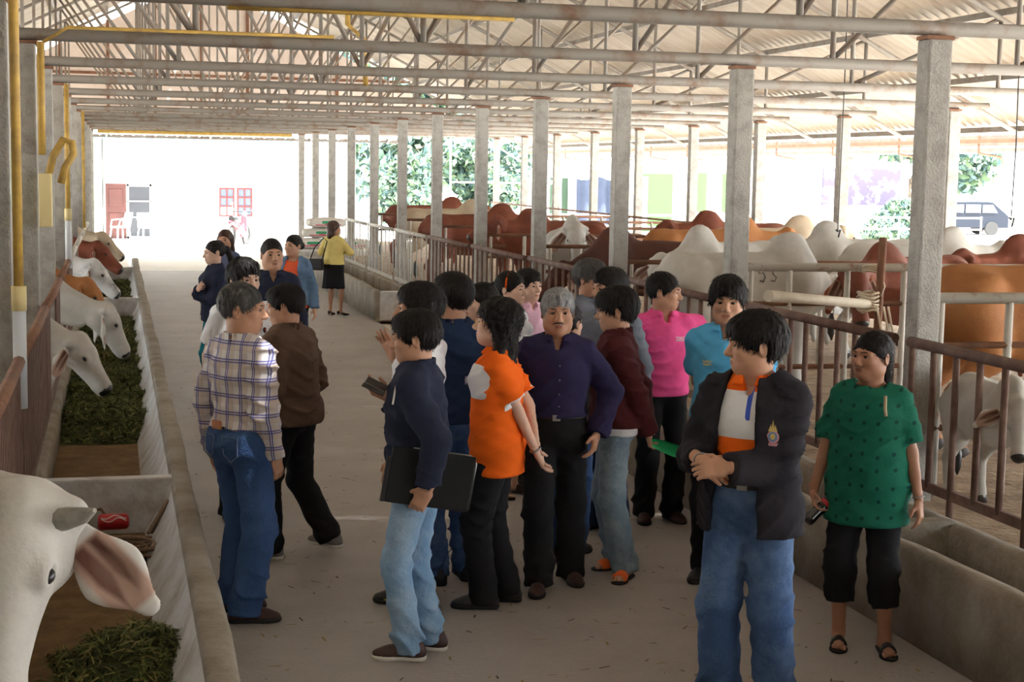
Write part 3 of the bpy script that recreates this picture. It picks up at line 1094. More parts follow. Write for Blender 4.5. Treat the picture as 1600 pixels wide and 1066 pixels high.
# ---- walls added to shade the near end, behind camera and beside the left pens
M_ADDED_WALL = mat('added_block_wall', (0.48, 0.46, 0.43), 0.9, noise=(0.38, 0.36, 0.33), nscale=2, gen=True)
wf = MB()
xa, xb = XRIDGE - 9.0, XRIDGE + 9.0
prf = [(xa, -0.2), (xb, -0.2), (xb, roof_z(xb) - 0.12), (XRIDGE, ZRIDGE - 0.12), (xa, roof_z(xa) - 0.12)]
wf.add([(x_, -12.8, z_) for x_, z_ in prf] + [(x_, -12.6, z_) for x_, z_ in prf], [(0, 1, 2, 3, 4), (9, 8, 7, 6, 5)] + [(i, 5 + i, 5 + (i + 1) % 5, (i + 1) % 5) for i in range(5)])
tag(wf.build('wall_front_added', M_ADDED_WALL), kind='structure')  # added gable end, cuts the light coming from behind the camera
tag(MB().box((-6.75, -12.6, 0.0), (-6.6, 10.0, 3.0)).build('wall_left_added', M_ADDED_WALL), kind='structure')  # added wall, blocks daylight from the open left side
# ---- left feed trough
TL = empty('feed_trough', (0, 0, 0))
tag(TL, 'long concrete feed trough under the feeding cows, along the brown bar fence', 'trough')
wavy_wall('front_wall', 0.30, 0.42, -2.0, 30.5, -0.02, 0.47, M_TROUGH, TL, lean=0.0)
# sloping pale inner face of the front wall
mb = MB()
n = 40
V = []
for i in range(n + 1):
    y = -2.0 + 32.5 * i / n
    V += [(0.315, y, 0.455), (0.26, y, 0.30), (0.15, y, 0.13)]
mb.add(V, [(i * 3 + j, i * 3 + j + 1, i * 3 + j + 4, i * 3 + j + 3) for i in range(n) for j in (0, 1)])
mb.build('inner_face', M_TROUGH_IN, TL, smooth=True)
MB().box((-0.50, -2.0, -0.02), (0.31, 30.5, 0.12)).build('trough_bed', M_TROUGH_BED, TL)
wavy_wall('back_wall', -0.62, -0.44, -2.0, 30.5, -0.02, 0.38, M_TROUGH, TL, amp=0.008)
for yy in (9.25, 21.9, 28.4):
    p = MB()
    p.box((-0.46, yy - 0.05, 0.1), (0.33, yy + 0.05, 0.45))
    p.build('partition', M_TROUGH_IN, TL, bevel=0.015)
# ---- right feed troughs, with a gap between them
for (ya, yb, lab) in ((-2.0, 20.9, 'near concrete feed trough with wavy top along the right-hand pens'), (22.9, 34.0, 'far concrete feed trough beyond the gap, beside the woman in yellow')):
    t = empty('feed_trough', (0, 0, 0))
    tag(t, lab, 'trough')
    wavy_wall('front_wall', 3.79, 3.90, ya, yb, -0.02, 0.46, M_TROUGH, t, amp=0.014)
    MB().box((3.88, ya, -0.02), (4.62, yb, 0.12)).build('trough_bed', M_TROUGH_BED, t)
    wavy_wall('back_wall', 4.57, 4.69, ya, yb, -0.02, 0.34, M_TROUGH, t, amp=0.008)
    for yy in ((ya + 0.05, yb - 0.05) if ya > 0 else (7.72, 12.7, 17.6, yb - 0.05)):
        MB().box((3.86, yy - 0.06, 0.0), (4.60, yy + 0.06, 0.44 if yy != 7.72 else 0.36)).build('partition', M_TROUGH_IN if ya > 0 else M_TROUGH, t, bevel=0.012)

# ---- concrete columns
cm = MB()
cm.box((-0.078, -0.078, 0.0), (0.078, 0.078, 3.13))
col_src = cm.build('concrete_column', M_CONC, bevel=0.014)
pl = MB().box((-0.09, -0.07, 3.13), (0.09, 0.07, 3.154)).build('top_plate', M_RUST, col_src)
cols_first = True


def column(X, Y, label, grp):
    global cols_first
    if cols_first:
        o, p = col_src, pl
        cols_first = False
    else:
        o = share(col_src, 'concrete_column')
        share(pl, 'top_plate', o)
    o.location = (X, Y, 0)
    o.rotation_euler = (0, 0, 0.02 * sin(X * 3 + Y * 7))
    tag(o, label, 'column', grp)
    return o


for k in range(12):
    column(XR, Y0 + S * k, ORD[k] + ' square concrete column from the front along the right feed trough', 'columns along the right trough')
    column(XL, Y0 + S * k, ORD[k] + ' square concrete column from the front behind the left bar fence', 'columns along the left fence')
for k in range(3, 12):
    column(XO, Y0 + S * k, ORD[k - 3] + ' concrete column from the front in the outer row under the eave', 'columns along the outer eave')

# ---- trusses
NV = 5
DX = (10.7 - XRIDGE) / NV


def bar_obj(name, a, b, r, m, parent, n=7):
    return MB().tube([a, b], r, n).build(name, m, parent, smooth=True)


tr0 = empty('roof_truss', (0, Y0, 0))
bar_obj('bottom_chord', (XRIDGE - 8.6, 0, ZC), (10.75, 0, ZC), 0.046, M_PIPE, tr0, 10)
for sg in (-1, 1):
    bar_obj('rafter', (XRIDGE, 0, ZRIDGE - 0.17), (XRIDGE + sg * 8.98, 0, ZRIDGE - 0.17 - SLOPE * 8.98), 0.032, M_PIPE, tr0, 8)
    for i in range(0 if sg > 0 else 1, NV):
        X = XRIDGE + sg * DX * i
        zt = ZRIDGE - 0.17 - SLOPE * DX * i
        bar_obj('post', (X, 0, ZC), (X, 0, zt), 0.024, M_PIPE, tr0)
    for i in range(0, NV - 1):
        X, X2 = XRIDGE + sg * DX * i, XRIDGE + sg * DX * (i + 1)
        zt = ZRIDGE - 0.17 - SLOPE * DX * (i + 1)
        bar_obj('brace', (X, 0.03, ZC + 0.02), (X2, 0.03, zt), 0.023, M_BRACE, tr0)
tag(tr0, 'first roof truss of grey pipes from the front, resting on the columns', 'truss', 'roof trusses')
for k in range(1, 12):
    t = empty('roof_truss', (0, Y0 + S * k, 0))
    for c in list(tr0.children):
        share(c, c.name.split('.')[0], t)
    tag(t, ORD[k] + ' roof truss of grey pipes from the front, resting on the columns', 'truss', 'roof trusses')

# ---- corrugated roof: ribs run down the slope
L_SH = 1.28
W_SH = 1.2
NR = 8


def corr(width, length, pitch, amp=0.026, seg=4):
    nx = int(round(width / pitch)) * seg
    V, F = [], []
    for i in range(nx + 1):
        y = width * i / nx
        z = amp * cos(2 * pi * i / seg)
        V += [(0, y, z), (length, y, z)]
    for i in range(nx):
        F.append((2 * i, 2 * i + 1, 2 * i + 3, 2 * i + 2))
    return V, F


ang = math.atan(SLOPE)
for sg, nm in ((1, 'right'), (-1, 'left')):
    rf = empty('ceiling', (0, 0, 0))
    tag(rf, kind='structure')
    V, F = corr(W_SH, L_SH + 0.08, 0.2, 0.042)
    src = None
    YA, YB = (6.6, 42.6)
    ncol = int((YB - YA) / W_SH)
    for r in range(NR):
        xs = XRIDGE + sg * (r * L_SH * cos(ang))
        zs = ZRIDGE - r * L_SH * sin(ang) + 0.012 * (r % 2)
        rot = (0, ang, 0) if sg > 0 else (0, ang, pi)
        if sg > 0:
            for c in range(ncol):
                yy = YA + c * W_SH
                if src is None:
                    mb = MB().add(V, F)
                    src = mb.build('roof_sheet', M_ROOF, rf, smooth=True)
                    src.location = (xs, yy, zs)
                    src.rotation_euler = rot
                else:
                    share(src, 'roof_sheet', rf, (xs, yy, zs + 0.006 * (c % 2)), rot)
            long_y, wid = -13.0, YA + 13.0
            V2, F2 = corr(wid, L_SH + 0.08, 0.2, 0.042)
            o = MB().add(V2, F2).build('roof_sheet', M_ROOF, rf, smooth=True)
            o.location, o.rotation_euler = (xs, long_y, zs), rot
        else:
            V2, F2 = corr(55.6, L_SH + 0.08, 0.2, 0.042)
            o = MB().add(V2, F2).build('roof_sheet', M_ROOF, rf, smooth=True)
            o.location, o.rotation_euler = (xs, 42.6, zs), rot
    for i in range(NR + 1):
        d = 0.25 + i * 1.22
        X = XRIDGE + sg * d * cos(ang)
        z = ZRIDGE - d * sin(ang) - 0.09
        MB().box((X - 0.03, -13, z - 0.035), (X + 0.03, 42.4, z + 0.035)).build('purlin', M_PIPE, rf)

# ---- far gable: panels with rusty rails, a bright slit left under the roof
gw = empty('wall_back', (0, 0, 0))
tag(gw, kind='structure')
YG = 42.0
xg = np.arange(XRIDGE - 8.4, XRIDGE + 8.4, 1.2)
for a in xg:
    b = a + 1.19
    za, zb = roof_z(a) - 0.34, roof_z(b) - 0.34
    zl = 3.55
    if max(za, zb) < zl + 0.1:
        continue
    top = [(a, max(za, zl)), (b, max(zb, zl))]
    if a < XRIDGE < b:
        top = [(a, za), (XRIDGE, ZRIDGE - 0.34), (b, zb)]
    pts = [(b, zl), (a, zl)] + top
    mb = MB()
    nn = len(pts)
    mb.add([(x, YG, z) for x, z in pts] + [(x, YG + 0.02, z) for x, z in pts],
           [tuple(range(nn)), tuple(range(2 * nn - 1, nn - 1, -1))] + [(i, nn + i, nn + (i + 1) % nn, (i + 1) % nn) for i in range(nn)])
    mb.build('gable_panel', M_GABLE, gw)
for a in xg[1:]:
    zt = roof_z(a) - 0.3
    if zt > 3.7:
        MB().box((a - 0.045, YG - 0.05, 3.4), (a + 0.035, YG - 0.004, zt)).build('gable_stud', M_RUST, gw)
for z, hw in ((3.5, 7.9), (4.6, 5.6), (5.7, 3.5)):
    MB().box((XRIDGE - hw, YG - 0.045, z), (XRIDGE + hw, YG - 0.006, z + 0.07)).build('gable_rail', M_RUST, gw)
# lean-to strip beyond the gable opening with a scalloped edge
lt = empty('awning', (0, 0, 0))
tag(lt, 'corrugated awning strip above the bright far opening', 'awning')
V, F = corr(11.6, 2.2, 0.30, 0.05, 6)
o = MB().add(V, F).build('awning_sheet', M_ZINC, lt, smooth=True)
o.location = (-3.5, 41.9, 3.62)
o.rotation_euler = (0, radians(13), radians(90))
o.location = (8.1, 42.06, 3.52)
for xx in (-3.0, -0.2, 2.6, 5.4, 7.6):
    bar_obj('awning_arm', (xx, 42.08, 3.42), (xx, 44.0, 3.02), 0.03, M_PIPE, lt)
MB().box((-3.5, 43.9, 3.0), (8.1, 43.98, 3.08)).build('awning_beam', M_PIPE, lt)

# ---- low canopy beyond the right eave, hanging brackets
cn = empty('eave_canopy', (0, 0, 0))
tag(cn, 'low corrugated canopy with hanging brackets beyond the right eave', 'canopy')
V, F = corr(1.0, 30.0, 0.25, 0.03, 6)
o = MB().add(V, F).build('canopy_sheet', mat('zinc_dull', (0.17, 0.155, 0.135), 0.6, noise=(0.11, 0.095, 0.08), nscale=4, gen=True), cn, smooth=True)
o.rotation_euler = (radians(0), 0, radians(90))
o.matrix_world = Matrix.Translation((13.25, 17.0, 2.66)) @ Matrix.Rotation(radians(20), 4, 'Y') @ Matrix.Rotation(radians(90), 4, 'Z')
for i in range(12):
    yy = 18.0 + i * 2.4
    mb = MB().tube([(12.35, yy, 3.0), (12.35, yy, 2.66), (12.75, yy, 2.60)], 0.018, 6)
    mb.build('bracket', M_RUST, cn)
MB().box((12.30, 17, 2.80), (12.36, 47, 2.86)).build('canopy_rail', M_RUST, cn)

# ---- fences
barm = MB().tube([(0, 0, 0), (0, 0, 1)], 0.021, 8).build('bar', M_BARBROWN, smooth=True)
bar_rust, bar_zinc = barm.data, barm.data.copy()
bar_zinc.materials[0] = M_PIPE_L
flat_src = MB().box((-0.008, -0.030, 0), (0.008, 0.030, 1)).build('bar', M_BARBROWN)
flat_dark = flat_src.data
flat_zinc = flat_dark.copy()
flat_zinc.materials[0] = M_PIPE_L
for o in (barm, flat_src):
    bpy.data.objects.remove(o)


def bar_part(data, parent, loc, hgt, name='bar', bs=1.0):
    o = bpy.data.objects.new(name, data)
    o.location = loc
    o.scale = (bs, bs, hgt)
    return link(o, parent)


fence_specs = []
for k in range(-1, 8):
    ya, yb = Y0 + S * k + 0.1, Y0 + S * (k + 1) - 0.1
    if k == -1:
        ya = 5.6
    fr = empty('pen_fence', (0, 0, 0))
    zt = 1.29 - 0.012 * max(0, k)
    zl = 0.44 - 0.012 * max(0, k)
    far = k >= 5
    if k == -1:
        tag(fr, 'brown bar fence panel at the right edge, in front of the white calf', 'fence', 'pen fence panels along the right trough')
    else:
        tag(fr, 'pen fence panel of upright bars, ' + ORD[k] + ' panel beyond the large front column', 'fence', 'pen fence panels along the right trough')
    xf = XR - 0.13
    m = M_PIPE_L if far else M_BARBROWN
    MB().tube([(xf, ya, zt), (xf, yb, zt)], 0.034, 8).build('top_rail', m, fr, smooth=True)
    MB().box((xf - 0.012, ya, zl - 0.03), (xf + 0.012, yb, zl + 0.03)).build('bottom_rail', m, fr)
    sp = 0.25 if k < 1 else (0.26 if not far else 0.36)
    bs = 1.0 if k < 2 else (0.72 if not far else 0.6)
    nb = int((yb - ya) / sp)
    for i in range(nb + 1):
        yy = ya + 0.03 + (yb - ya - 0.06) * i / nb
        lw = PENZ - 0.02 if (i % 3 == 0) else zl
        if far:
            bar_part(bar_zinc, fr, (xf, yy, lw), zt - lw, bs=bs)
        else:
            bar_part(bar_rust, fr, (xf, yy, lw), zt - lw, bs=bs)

# left fence: dark upright flats under a top pipe, gaps where the cows put their heads through
gaps = [(12.35, 13.6), (14.65, 15.8), (16.0, 17.2), (18.9, 20.1), (22.0, 23.3), (24.6, 26.0)]
for k in range(-1, 7):
    ya, yb = Y0 + S * k + 0.02, Y0 + S * (k + 1) - 0.02
    fr = empty('bar_fence', (0, 0, 0))
    tag(fr, ('dark bar fence panel at the left edge just beyond the nearest cow' if k == -1 else 'dark bar fence panel above the left trough, ' + ORD[k] + ' one beyond the second left column'), 'fence', 'bar fence panels above the left trough')
    xf = -0.50
    sag = lambda y: 1.25 - 0.003 * (y - 8)
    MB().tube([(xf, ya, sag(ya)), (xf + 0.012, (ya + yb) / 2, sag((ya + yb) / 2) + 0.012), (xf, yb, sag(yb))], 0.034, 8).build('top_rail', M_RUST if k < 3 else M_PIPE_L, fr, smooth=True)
    MB().box((xf - 0.012, ya, 0.41), (xf + 0.012, yb, 0.46)).build('bottom_rail', M_BARBROWN, fr)
    i = 0
    yy = ya + 0.06
    while yy < yb:
        if not any(a < yy < b for a, b in gaps):
            bar_part(flat_dark, fr, (xf, yy, 0.405), sag(yy) - 0.405)
        yy += 0.105

# ---- pen dividers across the pens at each column
def divider(k, label):
    y = Y0 + S * k + 0.05
    d = empty('pen_divider', (0, 0, 0))
    tag(d, label, 'fence', 'pen dividers behind the right fence')
    near = k <= 1
    zt = 1.545 if near else 1.40
    MB().tube([(XR + 0.1, y, zt), (10.1, y, zt - 0.02)], 0.036 if near else 0.024, 8).build('top_rail', M_PIPE_L if near else M_RUST, d, smooth=True)
    MB().tube([(XR + 0.1, y, zt - 0.30), (10.1, y, zt - 0.32)], 0.022, 7).build('middle_rail', M_RUST, d, smooth=True)
    if near:
        MB().tube([(XR + 0.1, y, 0.72), (10.1, y, 0.70)], 0.022, 7).build('low_rail', M_RUST, d, smooth=True)
    for xx in ((5.36, 5.88, 6.4, 7.2, 8.0, 8.8, 9.6) if k == 1 else (5.5, 6.3, 7.1, 7.9, 8.7, 9.5)):
        o = bpy.data.objects.new('post', bar_zinc)
        o.location, o.scale = (xx, y, PENZ - 0.02), (1.25, 1.25, zt - PENZ + 0.01)
        link(o, d)
    o = bpy.data.objects.new('post', bar_zinc)
    o.location, o.scale = (XR + 0.16, y, PENZ - 0.02), (1.0, 1.0, zt + 0.0 - PENZ)
    link(o, d)


divider(0, 'pale peeling pipe divider between pens, joined to the large front column')
divider(1, 'grey pipe divider between pens, joined to the second right column')
for k in range(2, 8):
    divider(k, 'grey pipe divider between pens, joined to the ' + ORD[k] + ' right column')
# outer fence under the eave
of = empty('outer_fence', (0, 0, 0))
tag(of, 'thin rusty rail fence along the outer columns behind the cattle', 'fence')
for z in (0.7, 1.05, 1.4):
    MB().tube([(XO - 0.15, 8.0, z), (XO - 0.15, 41.5, z)], 0.024, 6).build('rail', M_RUST, of, smooth=True)
# slanted pole tied with rope, behind the right fence
pole = MB().tube([(4.72, 10.6, 1.395), (5.25, 11.0, 1.335), (5.98, 11.42, 1.255)], [0.046, 0.042, 0.038], 10).build('tied_pole', mat('pole_pale', (0.55, 0.50, 0.40), 0.6, noise=(0.42, 0.36, 0.27), nscale=5, gen=True), smooth=True)
tag(pole, 'pale round pole tied with rope across the divider gap', 'pole')
post = MB().tube([(6.06, 11.45, PENZ - 0.02), (6.08, 11.42, 1.80)], 0.034, 8).build('tall_post', M_RUST, smooth=True)
tag(post, 'tall rusty pipe post standing where the rope is knotted', 'post')
rp = MB()
for i in range(6):
    z = 1.20 + 0.028 * i
    pts = [(6.0 + 0.085 * cos(t), 11.50 - 0.02 + 0.10 * sin(t), z + 0.012 * sin(3 * t + i)) for t in np.linspace(0, 2 * pi, 13)]
    rp.tube(pts, 0.011, 5)
for dx in (0.0, 0.06, 0.10):
    rp.tube([(6.02 + dx, 11.36, 1.24), (6.05 + dx, 11.33, 1.05), (6.03 + dx * 1.4, 11.34, 0.86)], 0.010, 5)
tag(rp.build('rope', M_ROPE, smooth=True), 'pale rope knotted round the pole and the grey post', 'rope')
rp = MB()
for i in range(3):
    rp.tube([(6.02 + 0.06 * cos(t), 11.50 + 0.07 * sin(t), 1.52 + 0.02 * i + 0.01 * sin(2 * t)) for t in np.linspace(0, 2 * pi, 11)], 0.010, 5)
rp.tube([(6.06, 11.42, 1.54), (6.10, 11.40, 1.40), (6.07, 11.40, 1.32)], 0.009, 5)
tag(rp.build('rope', M_ROPE, smooth=True), 'pale rope looped over the top rail beside the tall post', 'rope')
# yellow pipe work and boxes on the left columns
def yellow_pipe(k, ztop, zbot, label, white=True):
    y = Y0 + S * k - 0.14
    xp = XL + 0.115
    e = empty('water_pipe', (0, 0, 0))
    MB().tube([(xp, y, ztop), (xp, y, zbot)], 0.026, 9).build('yellow_pipe', M_YELLOW, e, smooth=True)
    if white:
        MB().tube([(xp, y, zbot + 0.1), (xp, y, zbot - 0.03)], 0.040, 9).build('socket', M_CREAM, e, smooth=True)
        MB().tube([(xp, y, zbot - 0.03), (xp, y, zbot - 0.55)], 0.036, 9).build('white_pipe', M_PVC, e, smooth=True)
    tag(e, label, 'pipe')
    return e


yellow_pipe(0, 4.2, 1.55, 'yellow vertical pipe ending in white pipe at the left edge')
e = yellow_pipe(1, 3.14, 2.35, 'yellow pipe running down the second left column to a cream box', white=False)
MB().box((XL + 0.09, Y0 + S - 0.20, 1.84), (XL + 0.18, Y0 + S - 0.12, 2.22)).build('cream_box', M_CREAM, e, bevel=0.01)
MB().tube([(XL + 0.16, Y0 + S - 0.15, 2.22), (XL + 0.19, Y0 + S - 0.15, 2.34), (XL + 0.26, Y0 + S - 0.15, 2.46), (XL + 0.32, Y0 + S - 0.15, 2.44), (XL + 0.33, Y0 + S - 0.15, 2.36), (XL + 0.27, Y0 + S - 0.15, 2.26), (XL + 0.24, Y0 + S - 0.15, 2.15)], 0.027, 8).build('bent_hose', M_YELLOW, e, smooth=True)
MB().tube([(XL + 0.14, Y0 + S - 0.14, 3.14), (XL + 0.30, Y0 + S - 0.08, 3.25), (XL + 2.2, Y0 + S - 0.02, 3.258)], 0.013, 8).build('beam_pipe', M_YELLOW, e, smooth=True)
yellow_pipe(3, 3.14, 1.7, 'yellow pipe on the fourth left column')
yellow_pipe(6, 3.14, 0.4, 'yellow pipe on the seventh left column', white=False)
yp = MB().tube([(0.6, Y0 - 0.02, 3.145), (2.2, Y0 - 0.02, 3.145)], 0.012, 8).build('conduit', M_YELLOW, smooth=True)
tag(yp, 'thin yellow conduit under the front truss pipe', 'pipe')
yp = MB().tube([(XL + 0.2, 41.6, 3.12), (4.6, 41.6, 3.12)], 0.05, 8).build('conduit', M_YELLOW, smooth=True)
tag(yp, 'yellow conduit across the top of the bright far opening', 'pipe')
yp = MB().tube([(2.55, Y0 + 3 * S, 6.9), (2.57, Y0 + 3 * S - 0.02, 3.9), (2.75, Y0 + 3 * S - 0.03, 3.75), (2.78, Y0 + 3 * S - 0.03, 3.22)], 0.03, 8).build('conduit', M_YELLOW, smooth=True)
tag(yp, 'yellow conduit dropping down between the trusses', 'pipe')
# hanging cords with tied ends over the right pens
for (X, Y, zt, zb, lab) in ((7.25, 14.6, 5.0, 1.72, 'thin cord hanging beside the second right column'), (7.35, 11.58, 3.2, 1.95, 'thin dark cord hanging beside the front right column')):
    mb = MB().tube([(X, Y, zt), (X + 0.01, Y, (zt + zb) / 2), (X, Y, zb)], 0.006, 5)
    mb.tube([(X - 0.02, Y, zb + 0.02), (X, Y, zb), (X + 0.03, Y, zb + 0.02), (X + 0.01, Y, zb - 0.06)], 0.009, 6)
    tag(mb.build('hanging_cord', mat('cord_dark', (0.06, 0.06, 0.06), 0.8)), lab, 'cord')
# ------------------------------------------------------------------ cattle
M_HOOF = mat('hoof', (0.06, 0.05, 0.045), 0.6)
M_NOSE = mat('cow_nose', (0.018, 0.016, 0.016), 0.35, spec=0.5)
M_EARIN = mat('ear_inside', (0.50, 0.36, 0.30), 0.8, noise=(0.16, 0.075, 0.05), nscale=14, thresh=(0.42, 0.62))
M_HORN = mat('horn', (0.20, 0.19, 0.17), 0.5, noise=(0.32, 0.30, 0.27), nscale=20)
COWM = {
    'white': mat('hide_white', (0.50, 0.485, 0.45), 0.8, noise=(0.38, 0.36, 0.32), nscale=2.6, detail=7, bump=0.15, bscale=60),
    'cream': mat('hide_cream', (0.50, 0.42, 0.32), 0.8, noise=(0.38, 0.29, 0.19), nscale=2.2, detail=7, bump=0.15, bscale=60),
    'grey': mat('hide_grey', (0.56, 0.56, 0.55), 0.8, noise=(0.13, 0.12, 0.12), nscale=6, detail=8, thresh=(0.5, 0.72), bump=0.15, bscale=60),
    'red': mat('hide_red', (0.21, 0.060, 0.030), 0.7, noise=(0.115, 0.032, 0.018), nscale=2.4, detail=7, bump=0.15, bscale=60),
    'tan': mat('hide_tan', (0.40, 0.175, 0.060), 0.7, noise=(0.30, 0.115, 0.038), nscale=2.0, detail=7, bump=0.15, bscale=60),
    'dark': mat('hide_dark', (0.10, 0.032, 0.020), 0.7, noise=(0.05, 0.02, 0.014), nscale=3, detail=7, bump=0.15, bscale=60),
}

EARM = {k: mask_mat('ear_' + k, tuple(COWM[k].node_tree.nodes['Principled BSDF'].inputs['Base Color'].default_value)[:3], [(0.36, 0.24, 0.19), (0.10, 0.045, 0.032)], soft=0.008, bump=0.1) for k in COWM}


def cow(label, x, y, heading, z=PENZ, sc=1.0, hide='white', head=(0, -1.02, 1.20), hyaw=0, hpitch=28, hroll=0, q=1.0, horns=False, hump=1.0,
        legs=True, eardroop=0.75, grp=None, cat='cow', earlen=0.31, patch=None, calf=False, ear_in=None):
    hb = 0.030 * q
    hp = np.asarray(head, float)
    Rh = rz(radians(hyaw)) @ rx(radians(hpitch)) @ ry(radians(hroll))
    lo = np.minimum((-0.45, -0.95, 0.0), hp - 0.35)
    hi = np.maximum((0.45, 1.12, 1.55), hp + 0.35)
    lo[2] = 0
    F = Field(lo, hi, hb)
    thin = 0.82 if calf else 1.0
    F.ell((0, 0.12, 0.93), (0.30 * thin, 0.72, 0.325 * thin), k=0)
    F.ell((0, -0.42, 0.95), (0.235 * thin, 0.32, 0.35 * thin), k=0.1)
    F.ell((0, 0.66, 1.02), (0.255 * thin, 0.28, 0.25), k=0.1)
    F.cone((0, -0.30, 1.20), (0, 0.78, 1.195), 0.075, 0.06, k=0.12)
    for s in (-1, 1):
        F.ell((s * 0.17, 0.58, 1.17), (0.07, 0.09, 0.06), k=0.08)
        F.ell((s * 0.155, -0.40, 0.98), (0.11 * thin, 0.17, 0.27), k=0.09)
        # forelegs
        F.cone((s * 0.16, -0.44, 0.86), (s * 0.155, -0.47, 0.44), 0.115 * thin, 0.058, k=0.08)
        F.cone((s * 0.155, -0.47, 0.44), (s * 0.15, -0.455, 0.12), 0.056, 0.042, k=0.03)
        F.cone((s * 0.15, -0.455, 0.12), (s * 0.15, -0.50, 0.0), 0.048, 0.060, k=0.03, cap=True)
        # hind legs: stifle forward, hock back
        F.cone((s * 0.165, 0.66, 0.98), (s * 0.175, 0.54, 0.68), 0.19 * thin, 0.115, k=0.08)
        F.cone((s * 0.175, 0.54, 0.68), (s * 0.165, 0.80, 0.43), 0.105, 0.056, k=0.06)
        F.cone((s * 0.165, 0.80, 0.43), (s * 0.165, 0.755, 0.12), 0.054, 0.042, k=0.03)
        F.cone((s * 0.165, 0.755, 0.12), (s * 0.165, 0.71, 0.0), 0.048, 0.060, k=0.03, cap=True)
    if hump:
        F.ell((0, -0.40, 1.27 + 0.05 * hump), (0.10, 0.20, 0.11 + 0.05 * hump), R=rx(0.25), k=0.12)
    # neck and loose dewlap
    nb = np.array([0, -0.52, 1.08])
    ne = hp + Rh @ np.array([0, 0.02, -0.05])
    nm = (nb + ne) / 2 + (0, 0, -0.03)
    nx = nrm(np.cross(ne - nb, (0, 0, 1.0)))
    F.cone(nb, nm, 0.215 * thin, 0.165 * thin, k=0.12, flat=(nx, 0.72))
    F.cone(nm, ne, 0.165 * thin, 0.115, k=0.08, flat=(nx, 0.76))
    dl = 0.55 if calf else 1.0
    F.cone((0, -0.56, 0.80), nm + (0, -0.02, -0.17 * dl), 0.13 * dl, 0.09 * dl, k=0.09, flat=(nx, 0.42))
    F.cone(nm + (0, -0.02, -0.17 * dl), ne + Rh @ np.array([0, -0.06, -0.10]), 0.09 * dl, 0.055, k=0.07, flat=(nx, 0.45))
    # tail
    F.cone((0, 0.93, 1.12), (0, 1.00, 0.95), 0.035, 0.028, k=0.04)
    F.cone((0, 1.00, 0.95), (0, 1.01, 0.48), 0.026, 0.016, k=0.02)
    # the head region is meshed finer: cut it here
    fwd = Rh @ np.array([0, -1.0, 0])
    F.cut(hp + fwd * 0.02, fwd)
    v, f = F.mesh()
    c = fcent(v, f)
    mi = (c[:, 2] < 0.075).astype(int)
    parts = [(v, f, mi)]
    H_ = Field((-0.21, -0.58, -0.24), (0.21, 0.14, 0.19), 0.0140 * q)
    H_.ell((0, -0.07, 0.005), (0.105, 0.15, 0.115), k=0)
    H_.cone((0, -0.13, 0.015), (0, -0.37, -0.02), 0.092, 0.064, k=0.06, flat=((1, 0, 0), 0.93))
    H_.ell((0, -0.435, -0.038), (0.074, 0.062, 0.064), k=0.05)
    H_.ell((0, -0.425, -0.085), (0.052, 0.055, 0.034), k=0.03)
    H_.cone((0, -0.06, -0.085), (0, -0.36, -0.082), 0.062, 0.042, k=0.05)
    for s in (-1, 1):
        H_.ell((s * 0.066, -0.04, -0.06), (0.045, 0.085, 0.075), k=0.04)
        H_.ell((s * 0.088, -0.160, 0.042), (0.030, 0.042, 0.030), k=0.03)
        H_.ell((s * 0.112, -0.166, 0.036), (0.018, 0.024, 0.017), k=0.012, op='sub')
        H_.ell((s * 0.034, -0.494, -0.028), (0.014, 0.014, 0.011), k=0.012, op='sub')
        H_.cone((s * 0.07, 0.0, 0.045), (s * 0.125, 0.01, 0.02), 0.045, 0.035, k=0.04)
    H_.ell((0, 0.0, 0.10), (0.06, 0.06, 0.035), k=0.05)
    nl = Rh.T @ (nm - hp)
    H_.cone((0, 0.02, -0.05), nl, 0.115, 0.165 * thin, k=0.08, flat=(Rh.T @ nx, 0.76))
    v, f = H_.mesh()
    c = fcent(v, f)
    mi = np.where((c[:, 1] < -0.452) & (c[:, 2] > -0.085), 2, 0)
    parts.append((v @ Rh.T + hp, f, mi))
    V, FQ, MI = join_np(parts)
    body = mesh_np('cow', V * sc, FQ, [COWM[hide], M_HOOF, M_NOSE], MI)
    body.location = (x, y, z)
    body.rotation_euler = (0, 0, radians(heading))
    tag(body, label, cat, grp)
    # ears, eyes, horns, tail tuft
    for s in (-1, 1):
        E_ = Field((-0.13, -0.05, -0.36), (0.13, 0.06, 0.06), 0.010 * q)
        L = earlen
        E_.cone((0, 0, 0), (0, 0, -L * 0.55), 0.035, 0.078, k=0, flat=((0, 1, 0), 0.34))
        E_.cone((0, 0, -L * 0.55), (0.012, 0, -L), 0.078, 0.030, k=0.02, flat=((0, 1, 0), 0.30))
        E_.ell((0.0, -0.030, -L * 0.55), (0.060, 0.026, L * 0.46), k=0.01, op='sub')
        v, f = E_.mesh()
        c = fcent(v, f)
        em0 = np.minimum(np.minimum(0.060 - np.hypot(v[:, 0], 0.10 * (v[:, 2] + L * 0.55)), 0.004 - v[:, 1]), np.minimum(-0.035 - v[:, 2], v[:, 2] + L * 0.96))
        em1 = np.minimum(em0 - 0.006, np.maximum(0.020 - np.abs(v[:, 0] + 0.022), 0.014 - np.abs(v[:, 0] - 0.024)) - 0.25 * (-(v[:, 2] + L * 0.55)).clip(0))
        # ears hang outwards and down whatever the head does, open side forward
        side = Rh @ np.array([s * 1.0, 0.12, 0.0])
        axv = nrm(side * cos(eardroop) + np.array([0, 0, -1.0]) * sin(eardroop))
        fw = Rh @ np.array([0, -1.0, 0.0])
        nf = nrm(np.array([fw[0], fw[1], 0.0])) + Rh @ np.array([0, 0, 0.5])
        nf = nrm(nf - axv * (nf @ axv))
        Z_, Y_ = -axv, -nf
